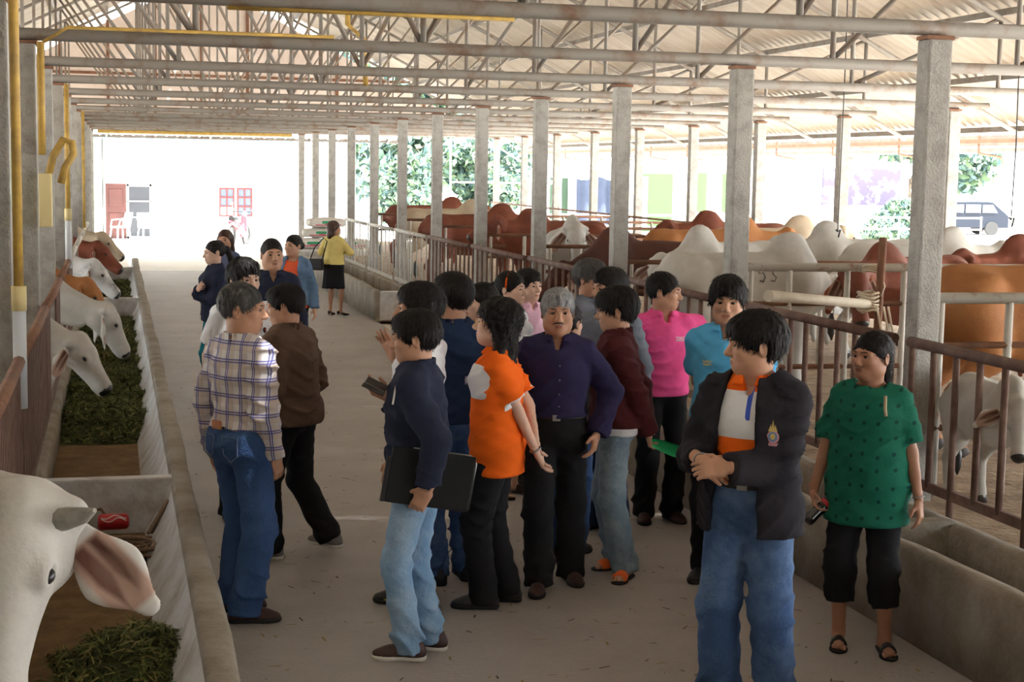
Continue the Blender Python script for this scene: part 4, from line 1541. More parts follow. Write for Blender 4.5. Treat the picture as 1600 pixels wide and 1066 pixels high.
        R = np.stack([np.cross(Y_, Z_), Y_, Z_], 1)
        v = v @ R.T + Rh @ np.array((s * 0.118, -0.015, -0.018)) + hp
        eo = mesh_np('ear', v * sc, f, EARM[hide], parent=body)
        for nm_, val in (('m0', em0), ('m1', em1)):
            eo.data.attributes.new(nm_, 'FLOAT', 'POINT').data.foreach_set('value', val.astype(np.float32))
        mb = MB()
        add_ball(mb, (Rh @ np.array((s * 0.0975, -0.166, 0.037)) + hp) * sc, np.array((0.019, 0.022, 0.017)) * sc, 0, 12, 9, R=Rh)
        mb.build('eye', M_NOSE, body, smooth=True)
        if horns:
            mb = MB()
            pts = [(s * 0.080, -0.02, 0.045), (s * 0.125, -0.025, 0.055), (s * 0.170, -0.03, 0.075), (s * 0.205, -0.035, 0.105)]
            mb.tube([(Rh @ np.array(p) + hp) * sc for p in pts], [0.032 * sc, 0.028 * sc, 0.02 * sc, 0.006 * sc], 10)
            mb.build('horn', M_HORN, body, smooth=True)
    mb = MB()
    mb.tube([np.array(p) * sc for p in ((0, 1.01, 0.52), (0, 1.015, 0.42), (0, 1.01, 0.30), (0, 1.0, 0.22))], [0.018 * sc, 0.045 * sc, 0.04 * sc, 0.008 * sc], 8)
    mb.build('tail_tuft', M_NOSE, body, smooth=True)
    return body


def local_head(px, py, pz, x, y, heading, z, sc):
    """world head position expressed in a cow's own frame"""
    return rz(-radians(heading)) @ (np.array((px - x, py - y, pz - z)) / sc)
# ------------------------------------------------------------------ garments and who wears them
C_WHITE = cloth('white', (0.72, 0.73, 0.76), 0.05)
C_ORANGE = cloth('orange', (0.83, 0.135, 0.012), 0.10)
C_BLACKJ = cloth('black_jacket', (0.022, 0.020, 0.026), 0.2)
C_BLACK = cloth('black', (0.013, 0.013, 0.015), 0.2)
C_NAVYJ = cloth('navy_jacket', (0.022, 0.028, 0.055), 0.2)
C_NAVY = cloth('navy', (0.018, 0.035, 0.085), 0.2)
C_PURPLE = cloth('purple', (0.026, 0.022, 0.066), 0.2)
C_MAROON = cloth('maroon', (0.075, 0.016, 0.018), 0.25)
C_PINK = cloth('pink', (0.80, 0.095, 0.30), 0.08)
C_PALEPINK = cloth('pale_pink', (0.72, 0.45, 0.58), 0.06)
C_SKY = cloth('sky_blue', (0.10, 0.42, 0.74), 0.08)
C_GREEN = None
C_BROWN = cloth('brown_jacket', (0.125, 0.078, 0.055), 0.25)
C_YELLOW = cloth('yellow', (0.72, 0.60, 0.22), 0.08)
C_TEAL = cloth('teal', (0.012, 0.16, 0.20), 0.15)
C_SLATE = cloth('slate', (0.12, 0.14, 0.24), 0.2)
C_GREYSH = cloth('grey_shirt', (0.16, 0.18, 0.22), 0.2)
C_DENIMJ = cloth('denim_jacket', (0.13, 0.22, 0.36), 0.3)
C_CORAL = cloth('coral', (0.72, 0.12, 0.05), 0.1)
C_BLUE = cloth('trim_blue', (0.05, 0.10, 0.50), 0.1)
J_MID = mat('jeans_mid', (0.040, 0.085, 0.20), 0.9, noise=(0.13, 0.21, 0.36), nscale=3.5, detail=5, thresh=(0.45, 0.75), bump=0.3, bscale=60)
J_DARK = mat('jeans_dark', (0.022, 0.055, 0.15), 0.9, noise=(0.045, 0.095, 0.22), nscale=3.5, detail=5, bump=0.3, bscale=60)
J_LIGHT = mat('jeans_light', (0.17, 0.30, 0.47), 0.9, noise=(0.38, 0.50, 0.63), nscale=4, detail=5, thresh=(0.42, 0.75), bump=0.3, bscale=60)
J_GREY = mat('jeans_grey', (0.14, 0.20, 0.26), 0.9, noise=(0.29, 0.36, 0.41), nscale=4, detail=5, thresh=(0.42, 0.72), bump=0.3, bscale=60)
L_BLACK = mat('leather_black', (0.012, 0.012, 0.013), 0.4, spec=0.5)
L_BROWN = mat('leather_brown', (0.065, 0.032, 0.026), 0.5, noise=(0.04, 0.02, 0.018))
L_GREY = mat('sneaker_grey', (0.22, 0.21, 0.20), 0.7)
L_ORANGE = mat('sandal_orange', (0.80, 0.13, 0.02), 0.5)
L_LIME = mat('shoe_lime', (0.62, 0.55, 0.05), 0.5)
L_TAN = mat('leather_tan', (0.42, 0.16, 0.06), 0.5)


def plaid():
    m = bpy.data.materials.new('cloth_plaid')
    m.use_nodes = True
    nt = m.node_tree
    b = nt.nodes['Principled BSDF']
    b.inputs['Roughness'].default_value = 0.9
    b.inputs['Specular IOR Level'].default_value = 0.15
    tc = nt.nodes.new('ShaderNodeTexCoord')
    sx = nt.nodes.new('ShaderNodeSeparateXYZ')
    nt.links.new(tc.outputs['Object'], sx.inputs[0])

    def math_(op, a, b_=None):
        n = nt.nodes.new('ShaderNodeMath')
        n.operation = op
        for i, v in enumerate((a, b_)):
            if v is None:
                continue
            if isinstance(v, (int, float)):
                n.inputs[i].default_value = v
            else:
                nt.links.new(v, n.inputs[i])
        return n.outputs[0]
    u = math_('ADD', math_('MULTIPLY', sx.outputs[0], 1.0), math_('MULTIPLY', sx.outputs[1], 0.62))
    v = sx.outputs[2]

    def lines(t, per, w, ph):
        return math_('LESS_THAN', math_('FRACT', math_('ADD', math_('MULTIPLY', t, 1.0 / per), ph)), w)
    cur = None

    def layer(base, fac, col, strg):
        mx = nt.nodes.new('ShaderNodeMix')
        mx.data_type = 'RGBA'
        nt.links.new(math_('MULTIPLY', fac, strg), mx.inputs[0])
        if isinstance(base, tuple):
            mx.inputs[6].default_value = (*base, 1)
        else:
            nt.links.new(base, mx.inputs[6])
        mx.inputs[7].default_value = (*col, 1)
        return mx.outputs[2]
    cur = (0.60, 0.58, 0.57)
    cur = layer(cur, lines(u, 0.088, 0.34, 0.1), (0.44, 0.34, 0.27), 0.55)
    cur = layer(cur, lines(v, 0.088, 0.34, 0.3), (0.44, 0.34, 0.27), 0.45)
    for ph in (0.0, 0.14):
        cur = layer(cur, lines(u, 0.088, 0.085, ph + 0.58), (0.075, 0.075, 0.25), 0.85)
        cur = layer(cur, lines(v, 0.088, 0.085, ph + 0.82), (0.075, 0.075, 0.25), 0.85)
    cur = layer(cur, lines(u, 0.044, 0.06, 0.2), (0.30, 0.32, 0.55), 0.5)
    nt.links.new(cur, b.inputs['Base Color'])
    return m


def hearts():
    """green jersey with small darker heart-like spots"""
    m = cloth('green_tee', (0.012, 0.125, 0.082), 0.12)
    nt = m.node_tree
    b = nt.nodes['Principled BSDF']
    old = b.inputs['Base Color'].links[0].from_socket
    tc = nt.nodes.new('ShaderNodeTexCoord')
    mp = nt.nodes.new('ShaderNodeMapping')
    mp.inputs['Scale'].default_value = (15.0, 0.001, 13.0)
    mp.inputs['Rotation'].default_value = (pi / 2, 0, 0)
    nt.links.new(tc.outputs['Object'], mp.inputs[0])
    vo = nt.nodes.new('ShaderNodeTexVoronoi')
    vo.voronoi_dimensions = '2D'
    vo.inputs['Scale'].default_value = 1.0
    vo.inputs['Randomness'].default_value = 0.25
    nt.links.new(mp.outputs[0], vo.inputs['Vector'])
    lt = nt.nodes.new('ShaderNodeMath')
    lt.operation = 'LESS_THAN'
    lt.inputs[1].default_value = 0.13
    nt.links.new(vo.outputs['Distance'], lt.inputs[0])
    ml = nt.nodes.new('ShaderNodeMath')
    ml.operation = 'MULTIPLY'
    ml.inputs[1].default_value = 0.75
    nt.links.new(lt.outputs[0], ml.inputs[0])
    mx = nt.nodes.new('ShaderNodeMix')
    mx.data_type = 'RGBA'
    nt.links.new(ml.outputs[0], mx.inputs[0])
    nt.links.new(old, mx.inputs[6])
    mx.inputs[7].default_value = (0.006, 0.03, 0.03, 1)
    nt.links.new(mx.outputs[2], b.inputs['Base Color'])
    return m


C_PLAID = plaid()
C_GREEN = hearts()


def mn(*a):
    r = a[0]
    for b in a[1:]:
        r = np.minimum(r, b)
    return r


def neck_mask(r=0.115, z=1.415):
    return lambda v, i: mn(v[:, 2] - z, r - np.hypot(v[:, 0] - i['N'][0], v[:, 1] - i['N'][1]))


def cuff_mask(w=0.012, k=0.72, rad=0.085):
    def fn(v, i):
        out = np.full(len(v), -1.0)
        for j in (0, 1):
            e_ = i['SH'][j] * (1 - k) + i['E'][j] * k
            a_ = nrm(i['E'][j] - i['SH'][j])
            t = (v - e_) @ a_
            rr = np.linalg.norm(v - e_ - t[:, None] * a_, axis=1)
            out = np.maximum(out, mn(t + w, 0.03 - t, rad - rr))
        return out
    return fn


WHITE_, ORANGE_, BLUE_ = (0.72, 0.73, 0.76), (0.83, 0.135, 0.012), (0.05, 0.10, 0.50)
C_POLO_FRONT = mask_mat('cloth_polo_front', ORANGE_, [WHITE_, ORANGE_, BLUE_])
POLO_FRONT = [lambda v, i: v[:, 2] - 1.205, neck_mask(0.125, 1.40), lambda v, i: mn(0.010 - np.abs(v[:, 0] - i['N'][0] - 0.014), v[:, 2] - 1.285, 1.42 - v[:, 2], -v[:, 1])]
C_POLO_SIDE = mask_mat('cloth_polo_side', ORANGE_, [WHITE_, ORANGE_, WHITE_])
POLO_SIDE = [lambda v, i: mn(v[:, 2] - 1.185 - 0.30 * (v[:, 1] + 0.06).clip(0), 1.37 - v[:, 2], 0.012 - v[:, 1] - 0.30 * (1.36 - v[:, 2]), 0.19 - np.abs(v[:, 0])), neck_mask(), cuff_mask(0.009, 0.72, 0.078)]
C_POLO_WHITE = mask_mat('cloth_polo_white', WHITE_, [ORANGE_, ORANGE_])
POLO_WHITE = [cuff_mask(0.02, 0.72, 0.078), neck_mask()]


def shoe_band(c):
    return ((np.abs(c[:, 2] - 0.035 - 0.25 * (c[:, 1] + 0.04)) < 0.010) & (c[:, 1] > -0.11) & (c[:, 1] < 0.05)).astype(int)


def head_to(x, y, img):
    """heading of someone at (x,y) turned img degrees from the camera (0 towards it, 90 to the picture's right)"""
    return img - math.degrees(math.atan2(x, y))


def L(x, y, hd, H, p):
    return rz(-radians(hd)) @ (np.array((p[0] - x, p[1] - y, p[2])) * (1.70 / H))


def people(label, x, y, img, H, handw=None, **kw):
    hd = head_to(x, y, img)
    D = math.hypot(x, y)
    kw.setdefault('q', min(2.1, max(0.9, D / 7.6)))
    if handw:
        hl = []
        for i, p in enumerate(handw):
            hl.append(None if p is None else (L(x, y, hd, H, p[1:]) if p[0] == 'w' else p))
        kw['hands'] = hl
    kw.setdefault('seed', int(x * 100 + y * 37))
    return person(label, x, y, hd, H, **kw)


def part_of(body, name):
    for c in body.children:
        if c.name.split('.')[0] == name:
            return c


def surf_y(o, x, z, r=0.03, front=True):
    n = len(o.data.vertices)
    v = np.empty(n * 3, np.float32)
    o.data.vertices.foreach_get('co', v)
    v = v.reshape(-1, 3)
    k = v[(np.abs(v[:, 0] - x) < r) & (np.abs(v[:, 2] - z) < r)]
    return float(k[:, 1].min()) if len(k) else 0.0


BACK = ((0.055, 0.185, 0.93), (-0.035, 0.205, 0.91))
# 1 plaid shirt
plaid_man, _ = people('man in blue and white plaid shirt and blue jeans seen from behind', 0.615, 7.80, 128, 1.695, skin='brown', hair='crop', hairc='salt',
    headyaw=-48, headpitch=4, feet=((0.10, -0.02), (-0.11, 0.06)), toes=(-25, -38), handw=(None, ('w', 0.765, 7.70, 0.84)), fat=(1.08, 1.12),
    top=dict(mats=[C_PLAID], hem=0.985, off=0.022, collar=0.03, fold=0.0105, cuff=0.0), bottom=dict(name='jeans', mats=[J_DARK], off=0.016, kr=0.07, hr=0.066), belt=True,
    shoes=dict(mats=[L_BROWN], sole=M_SOLE_B), elbow=((0.4, 0.8, 0), (-0.5, 0.7, 0)))
o = MB().box((-0.03, 0.152, 0.985), (0.04, 0.162, 1.03)).build('leather_patch', L_TAN, plaid_man, bevel=0.003)
# 2 brown jacket, walking
brown_man, _ = people('walking man in loose brown jacket and black trousers seen from behind', 0.985, 8.95, -122, 1.595, skin='tan', hair='thin', hairc='black',
    headyaw=18, headpitch=10, feet=((0.10, -0.10), (-0.13, 0.20)), toes=(8, -10), lift=(0, 0.06), lean=(0, -0.03), fat=(1.16, 1.22),
    handw=((0.19, -0.20, 0.99), (-0.19, -0.20, 0.99)), top=dict(name='jacket', mats=[C_BROWN], hem=0.86, off=0.032, hang=1, flare=0.015, collar=0.045, fold=0.0105),
    bottom=dict(mats=[C_BLACK], kr=0.07, hr=0.07), shoes=dict(mats=[L_GREY], sole=M_SOLE_W), curl=(0.9, 0.9))
# 3 white shirt behind them
white_man, _ = people('man in white polo shirt half hidden behind the plaid-shirted man', 0.80, 9.99, 22, 1.68, skin='fair', hair='bushy', headyaw=8,
    top=dict(mats=[C_WHITE, C_BLACK], sleeve='short', hem=0.90, hang=1, collar=0.03), bottom=dict(mats=[C_BLACK]), shoes=dict(mats=[L_BLACK]))
# 4 dark shirt facing the camera
dark_man, _ = people('man in dark navy shirt facing forward between the two couples', 1.225, 12.5, 8, 1.70, skin='tan', hair='crop', headyaw=4, fat=(1.05, 1.05),
    top=dict(mats=[C_NAVYJ], hem=0.88, hang=1, collar=0.03, vee=0.09), bottom=dict(mats=[C_BLACK]), shoes=dict(mats=[L_BLACK]))
# 5 navy jacket woman, arms folded
navy_woman, _ = people('woman in dark navy jacket and teal trousers with folded arms', 0.94, 15.3, -74, 1.55, fem=True, skin='fair', hair='ponytail', headpitch=6,
    handw=((-0.02, -0.22, 1.13), (0.06, -0.20, 1.20)), handdir=((-1, 0, 0.2), (0.9, 0, 0.3)), palm=((0, 1, 0), (0, 1, 0)), elbow=((0.6, 0.2, -0.8), (-0.6, 0.2, -0.8)),
    top=dict(name='jacket', mats=[C_NAVYJ], hem=0.84, hang=1, off=0.026, collar=0.04), bottom=dict(mats=[C_TEAL]), shoes=dict(mats=[L_BLACK]))
# 6 long hair woman
long_woman, _ = people('long-haired woman in slate blue shirt behind the navy-jacketed woman', 1.215, 17.85, -18, 1.55, fem=True, skin='tan', hair='long', hairc='brown',
    top=dict(mats=[C_SLATE], hem=0.86, hang=1), bottom=dict(mats=[C_BLACK]), shoes=dict(mats=[L_BLACK]))
# 7 denim jacket woman
denim_woman, _ = people('woman in open denim jacket over a coral top', 1.86, 16.65, -14, 1.55, fem=True, skin='tan', hair='bun', headyaw=-28,
    under=dict(name='top', mats=[C_CORAL], sleeve='none', hem=0.84, hang=1, neck=0.03, vee=0.03, off=0.012), top=dict(name='jacket', mats=[C_DENIMJ], hem=0.88, hang=1, off=0.028, open=(0, 0.075, 0.095), collar=0.03),
    bottom=dict(mats=[C_BLACK]), shoes=dict(mats=[L_BLACK]))
# 8 yellow blouse woman
yellow_woman, _ = people('woman in yellow blouse and black knee-length skirt seen from behind', 3.28, 23.75, 152, 1.45, fem=True, skin='tan', hair='bob', hairc='brown', headyaw=-52,
    feet=((0.07, -0.02), (-0.12, -0.06)), toes=(0, -40), handw=((0.10, -0.22, 1.14), (-0.08, -0.26, 1.16)), elbow=((0.9, 0.3, -0.4), (-0.9, 0.3, -0.4)),
    top=dict(name='blouse', mats=[C_YELLOW], hem=0.93, hang=1, off=0.02), bottom=dict(name='skirt', mats=[C_BLACK], skirt=(0.50, 0.20), bare=True), shoes=dict(kind='heel', mats=[L_BLACK]), fat=(1.05, 1.05))
# 9 young man with phone and folder
jacket_man, jm = people('young man in navy jacket and pale jeans holding a phone and a folder', 1.365, 6.98, -106, 1.625, skin='tan', hair='short', headyaw=8, headpitch=6,
    feet=((0.085, -0.03), (-0.10, 0.03)), toes=(10, 2), handw=(('w', 1.36, 6.745, 0.845), ('w', 1.245, 7.08, 1.225)), handdir=((0.0, -0.45, -0.8), (0.25, -0.85, 0.4)), palm=((-1, -0.1, 0.0), (0.35, 0.35, 0.9)),
    elbow=((0.45, 1, 0), (-0.25, 0.6, -0.8)), curl=(0.9, 0.75), thumb=(0.2, 0.3), lean=(0, -0.015),
    under=dict(mats=[C_TEAL], hem=0.84, hang=1, off=0.014, sleeve='none'), top=dict(name='jacket', mats=[C_NAVYJ], hem=0.845, hang=1, off=0.028, collar=0.045, fold=0.0105, cuff=0.03),
    bottom=dict(name='jeans', mats=[J_LIGHT], kr=0.058, hr=0.056, off=0.012), shoes=dict(mats=[L_BROWN], sole=M_SOLE_W))
# bare right forearm: watch
wm = MB()
w0 = np.array(jm['W'][1]) * jm['s']
ax = nrm(jm['E'][1] - jm['W'][1])
u_ = nrm(np.cross(ax, (0, 0, 1)))
v_ = np.cross(ax, u_)
wm.tube([w0 + ax * 0.035 + 0.031 * (u_ * cos(t) + v_ * sin(t)) for t in np.linspace(0, 2 * pi, 15)], 0.009, 6)
wm.build('watch', L_BLACK, jacket_man, smooth=True)
# 10 white polo, gesturing
polo_man, _ = people('man in white polo with orange trim raising an open hand', 1.50, 7.68, -112, 1.70, skin='tan', hair='short', headyaw=25,
    feet=((0.07, 0.06), (-0.11, -0.12)), toes=(8, 5), handw=(None, ('w', 1.375, 7.66, 1.335)), handdir=(None, (0.15, -0.45, 0.9)), palm=(None, (0.9, -0.5, 0.2)), elbow=(None, (-0.6, 0.1, -0.9)),
    curl=(0.6, 0.16), spread=(0, 0.14), thumb=(0.4, 0.0), top=dict(mats=[C_POLO_WHITE], sleeve='short', hem=1.0, collar=0.03, masks=POLO_WHITE), bottom=dict(name='jeans', mats=[J_LIGHT]), belt=True,
    shoes=dict(mats=[L_BLACK, L_LIME], paint=shoe_band, sole=M_SOLE_B))
# 11 navy denim shirt, back to camera
navy_man, _ = people('man in navy denim shirt and jeans with his back turned', 1.80, 8.27, -158, 1.71, skin='tan', hair='short', headyaw=25,
    top=dict(mats=[C_NAVY], hem=0.90, hang=1, off=0.022, collar=0.035, sleeve='elbow'), bottom=dict(name='jeans', mats=[J_MID]), shoes=dict(mats=[L_BLACK]), feet=((0.10, 0.03), (-0.09, 0.0)), fat=(1.05, 1.05))
# 12 pink blouse woman
pink_woman, _ = people('woman in pale pink blouse hidden behind the orange-shirted woman', 2.22, 9.36, -58, 1.575, fem=True, skin='fair', hair='bun', headyaw=-8,
    top=dict(name='blouse', mats=[C_PALEPINK], hem=0.86, hang=1), bottom=dict(name='skirt', mats=[C_BLACK], skirt=(0.52, 0.19), bare=True), shoes=dict(kind='sandal', mats=[L_BROWN]))
# 13 two women further back
band_woman, bw = people('woman with an orange hair band and white blouse, partly hidden', 2.68, 10.40, 55, 1.575, fem=True, skin='fair', hair='bun', headyaw=10,
    handw=(None, (-0.22, -0.34, 1.24)), handdir=(None, (-0.3, -0.9, 0.0)), palm=(None, (0.2, 0, -1)), elbow=(None, (-0.6, 0.3, -0.6)),
    top=dict(name='blouse', mats=[C_WHITE], hem=0.86, hang=1), bottom=dict(name='skirt', mats=[C_NAVY], skirt=(0.5, 0.19), bare=True), shoes=dict(kind='sandal', mats=[L_BROWN]))
hb_ = MB().tube([(bw['Rh'] @ np.array((0.088 * cos(t), 0.0, 0.030 + 0.096 * sin(t))) + bw['Hc']) * bw['s'] for t in np.linspace(-0.2, pi + 0.2, 14)], 0.009, 6)
hb_.build('hair_band', C_ORANGE, band_woman, smooth=True)
far_man, _ = people('man whose face shows just behind the hair-banded woman', 2.93, 10.86, 40, 1.56, skin='fair', hair='short', headyaw=5,
    top=dict(mats=[C_PALEPINK], hem=0.9, hang=1, collar=0.03), bottom=dict(mats=[C_BLACK]), shoes=dict(mats=[L_BLACK]))
# 14 orange polo woman
orange_woman, ow = people('woman in orange and white polo shirt with hands clasped behind her', 1.925, 7.73, -97, 1.61, fem=True, skin='fair', hair='curly', headyaw=4, headpitch=-5, glasses=True,
    feet=((0.08, -0.06), (-0.09, 0.05)), toes=(6, 0), handw=((0.05, 0.245, 0.86), (-0.03, 0.225, 0.90)), handdir=((-0.4, 0.35, -0.8), (0.4, 0.35, -0.8)), palm=((0, 0.8, 0.4), (0, 0.8, 0.4)), elbow=((0.9, 0.6, 0), (-0.9, 0.6, 0)),
    curl=(0.4, 0.5), fat=(1.08, 1.10), top=dict(mats=[C_POLO_SIDE], sleeve='short', hem=0.755, hang=1, flare=0.0, collar=0.035, masks=POLO_SIDE, st=0.72), bottom=dict(mats=[C_BLACK], kr=0.068, hr=0.068),
    shoes=dict(mats=[L_BLACK]))
# 15 purple shirt man
purple_man, pm = people('grey-haired man with moustache in dark purple shirt facing forward', 2.325, 7.99, 2, 1.645, skin='brown', hair='thin', hairc='grey', mustache=True, headyaw=2,
    feet=((0.11, 0.14), (-0.08, -0.10)), toes=(14, -6), handw=((0.235, -0.05, 0.905), (-0.26, 0.0, 0.86)), elbow=((1.0, 0.55, 0), (-0.6, 0.8, 0)), fat=(1.08, 1.1),
    top=dict(mats=[C_PURPLE], hem=1.0, off=0.022, collar=0.03, vee=0.085, fold=0.0105), bottom=dict(mats=[C_BLACK], kr=0.07, hr=0.068, off=0.014), belt=True, shoes=dict(mats=[L_BROWN]))
mb = MB()
sh = part_of(purple_man, 'shirt')
for zz in (1.30, 1.22, 1.14, 1.07):
    add_ball(mb, (0.012, surf_y(sh, 0.012, zz * pm['s'], 0.012) - 0.001, zz * pm['s']), (0.006, 0.003, 0.006), 0, 8, 5)
mb.build('buttons', C_SLATE, sh)
# 16, 17, 18 behind the purple and maroon men
grey_man, _ = people('grey-haired man in dark shirt looking towards the pens', 3.16, 10.08, 62, 1.68, skin='brown', hair='short', hairc='salt',
    top=dict(mats=[C_GREYSH], hem=0.9, hang=1, collar=0.03), bottom=dict(mats=[C_BLACK]), shoes=dict(mats=[L_BROWN]))
tall_man, _ = people('black-haired man in grey shirt just behind the maroon-jacketed man', 3.02, 9.22, -30, 1.675, skin='tan', hair='short', headyaw=-25,
    top=dict(mats=[C_GREYSH], hem=0.9, hang=1, collar=0.03), bottom=dict(mats=[C_NAVY]), shoes=dict(mats=[L_BROWN]))
scr_woman, sw_ = people('dark-haired woman with a blue hair tie seen from behind', 2.60, 8.72, 160, 1.50, fem=True, skin='tan', hair='ponytail', headyaw=-10,
    top=dict(mats=[C_GREYSH], hem=0.88, hang=1), bottom=dict(name='jeans', mats=[J_DARK]), shoes=dict(mats=[L_BLACK]))
mb = MB()
for t in np.linspace(0, 2 * pi, 9)[:-1]:
    add_ball(mb, (sw_['Rh'] @ np.array((0.036 * cos(t), 0.150, 0.015 + 0.036 * sin(t))) * 1.05 + sw_['Hc']) * sw_['s'], (0.022, 0.018, 0.022), 0, 8, 6)
mb.build('hair_tie', mat('satin_blue', (0.06, 0.32, 0.55), 0.4), scr_woman, smooth=True)
# 19 maroon jacket man
maroon_man, mm = people('man in maroon jacket, grey jeans and orange sandals, hands behind him', 2.755, 8.27, -92, 1.625, skin='tan', hair='mop', headyaw=-2, headpitch=6,
    feet=((0.15, 0.08), (-0.07, 0.03)), toes=(72, 25), handw=((0.06, 0.21, 0.86), (-0.06, 0.20, 0.88)), handdir=((-0.5, 0.1, -0.7), (0.5, 0.1, -0.7)), palm=((0, 0.9, 0.2), (0, 0.9, 0.2)), elbow=((0.9, 0.6, 0), (-0.9, 0.6, 0)),
    lean=(0, 0.0), under=dict(mats=[C_WHITE], hem=0.85, hang=1, off=0.014, sleeve='none', collar=0.03), top=dict(name='jacket', mats=[C_MAROON], hem=0.90, hang=1, off=0.030, collar=0.045, fold=0.0105),
    bottom=dict(name='jeans', mats=[J_GREY], kr=0.068, hr=0.068), shoes=dict(kind='sandal', mats=[L_ORANGE]), curl=(0.9, 0.9))
# 20 pink polo man
pinkpolo_man, _ = people('man in bright pink polo shirt looking at the cattle', 3.47, 9.45, 18, 1.635, skin='brown', hair='crop', headyaw=62, headpitch=5,
    handw=(('w', 3.80, 9.55, 1.05), (-0.26, 0.0, 0.86)), elbow=((0.6, 0.6, 0), (-0.6, 0.6, 0)), top=dict(mats=[C_PINK], sleeve='short', hem=0.88, hang=1, collar=0.03, vee=0.09, fold=0.0105), bottom=dict(mats=[C_BLACK]), shoes=dict(mats=[L_BROWN]))
# 21 sky blue polo man
blue_man, _ = people('man in sky blue polo shirt staring at the camera, hands behind him', 3.285, 7.92, -6, 1.71, skin='tan', hair='bushy', headyaw=2, headpitch=3, feet=((0.07, -0.02), (-0.10, 0.06)),
    handw=BACK, elbow=((0.9, 0.5, 0), (-0.9, 0.5, 0)), top=dict(mats=[C_SKY], sleeve='short', hem=0.92, hang=1, collar=0.03, vee=0.10), bottom=dict(mats=[C_BLACK], kr=0.055, hr=0.055), shoes=dict(mats=[L_BLACK]))
# 22 front man, black jacket over orange polo
front_man, fm = people('man in open black jacket over orange and white polo, looking aside', 2.60, 5.95, -16, 1.70, skin='tan', hair='mop', headyaw=-62, headpitch=2,
    feet=((0.13, 0.02), (-0.11, 0.0)), handw=((-0.035, -0.255, 1.10), (-0.15, -0.225, 1.115)), handdir=((-0.85, -0.25, -0.1), (0.75, -0.35, -0.35)), palm=((0.1, 0.9, -0.3), (-0.2, 0.85, -0.2)),
    elbow=((0.75, 0.9, -0.3), (-0.5, 1.0, -0.3)), curl=(0.75, 0.8), fat=(1.06, 1.1), q=0.88,
    under=dict(name='polo_shirt', mats=[C_POLO_FRONT], hem=1.0, sleeve='none', off=0.014, collar=0.035, vee=0.085, masks=POLO_FRONT),
    top=dict(name='jacket', mats=[C_BLACKJ], hem=0.79, hang=1, flare=0.025, off=0.034, open=(-0.035, 0.070, 0.115), collar=0.050, vee=0.12, neck=0.03, fold=0.0105, cuff=0.02),
    bottom=dict(name='jeans', mats=[J_MID], off=0.016, kr=0.074, hr=0.074), belt=True, shoes=dict(mats=[L_BLACK]))
# 23 green shirt woman
green_woman, gw_ = people('woman in long green printed T-shirt and black cropped trousers', 3.50, 6.63, -10, 1.545, fem=True, skin='dark', hair='lowtail', headyaw=-30, headpitch=-2,
    feet=((0.125, 0.0), (-0.125, 0.02)), toes=(22, 12), handw=((0.285, -0.02, 0.80), (-0.285, -0.05, 0.80)), handdir=(None, (0.25, -0.45, -0.8)), palm=(None, (0.95, 0.1, 0.0)), curl=(0.6, 0.95), fat=(1.22, 1.30), belly=0.035,
    top=dict(mats=[C_GREEN], sleeve='short', hem=0.70, hang=1, flare=0.0, vee=0, neck=0.030, st=0.82, off=0.018), bottom=dict(mats=[C_BLACK], to=0.45, kr=0.068, hr=0.070, bare=True), shoes=dict(kind='sandal', mats=[L_BLACK], strap=(-0.055, -0.105)), elbow=((0.5, 0.7, 0), (-0.5, 0.7, 0)))
# ------------------------------------------------------------------ the cattle
def lcow(label, Y, poll, hide, pitch, wh, sc=1.0, X=-1.72, q=1.0, heading=90, **kw):
    """cow in the left pen with its head lowered into the trough; wh = world heading of the head"""
    hp = local_head(*poll, X, Y, heading, 0.22, sc)
    return cow(label, X, Y, heading, z=0.22, sc=sc, hide=hide, head=hp, hyaw=wh - heading, hpitch=pitch, q=q, grp='cattle feeding at the left trough', **kw)


lcow('large white cow with a short horn in the bottom-left corner, nearest the camera', 4.95, (-0.25, 4.24, 1.335), 'white', 46, -12, sc=1.12, X=-1.68, q=0.62, heading=84, horns=True, eardroop=0.90, earlen=0.255, hroll=-4)
lcow('white cow eating in the trough with its dark eye showing', 13.15, (-0.34, 13.1, 0.80), 'white', 48, 66, X=-1.68)
lcow('white cow with a long grey drooping ear behind the first feeding cow', 15.2, (-0.14, 15.1, 0.88), 'white', 56, 100, X=-1.58, eardroop=1.1)
lcow('tan cow feeding between two pale cows at the left trough', 16.6, (-0.34, 16.6, 1.0), 'tan', 48, 85, X=-1.70, q=1.2)
lcow('speckled grey cow reaching down into the green fodder', 19.6, (-0.30, 19.45, 1.02), 'grey', 42, 88, X=-1.70, q=1.2)
lcow('dark red cow feeding further along the left trough', 22.7, (-0.28, 22.6, 1.08), 'red', 36, 85, X=-1.70, q=1.4)
lcow('pale cow farthest along the left trough', 25.4, (-0.24, 25.25, 1.10), 'cream', 36, 80, X=-1.66, q=1.5)


def rcow(label, x, y, heading, hide, q=1.2, **kw):
    return cow(label, x, y, heading, hide=hide, q=q, grp='cattle in the right pens', **kw)


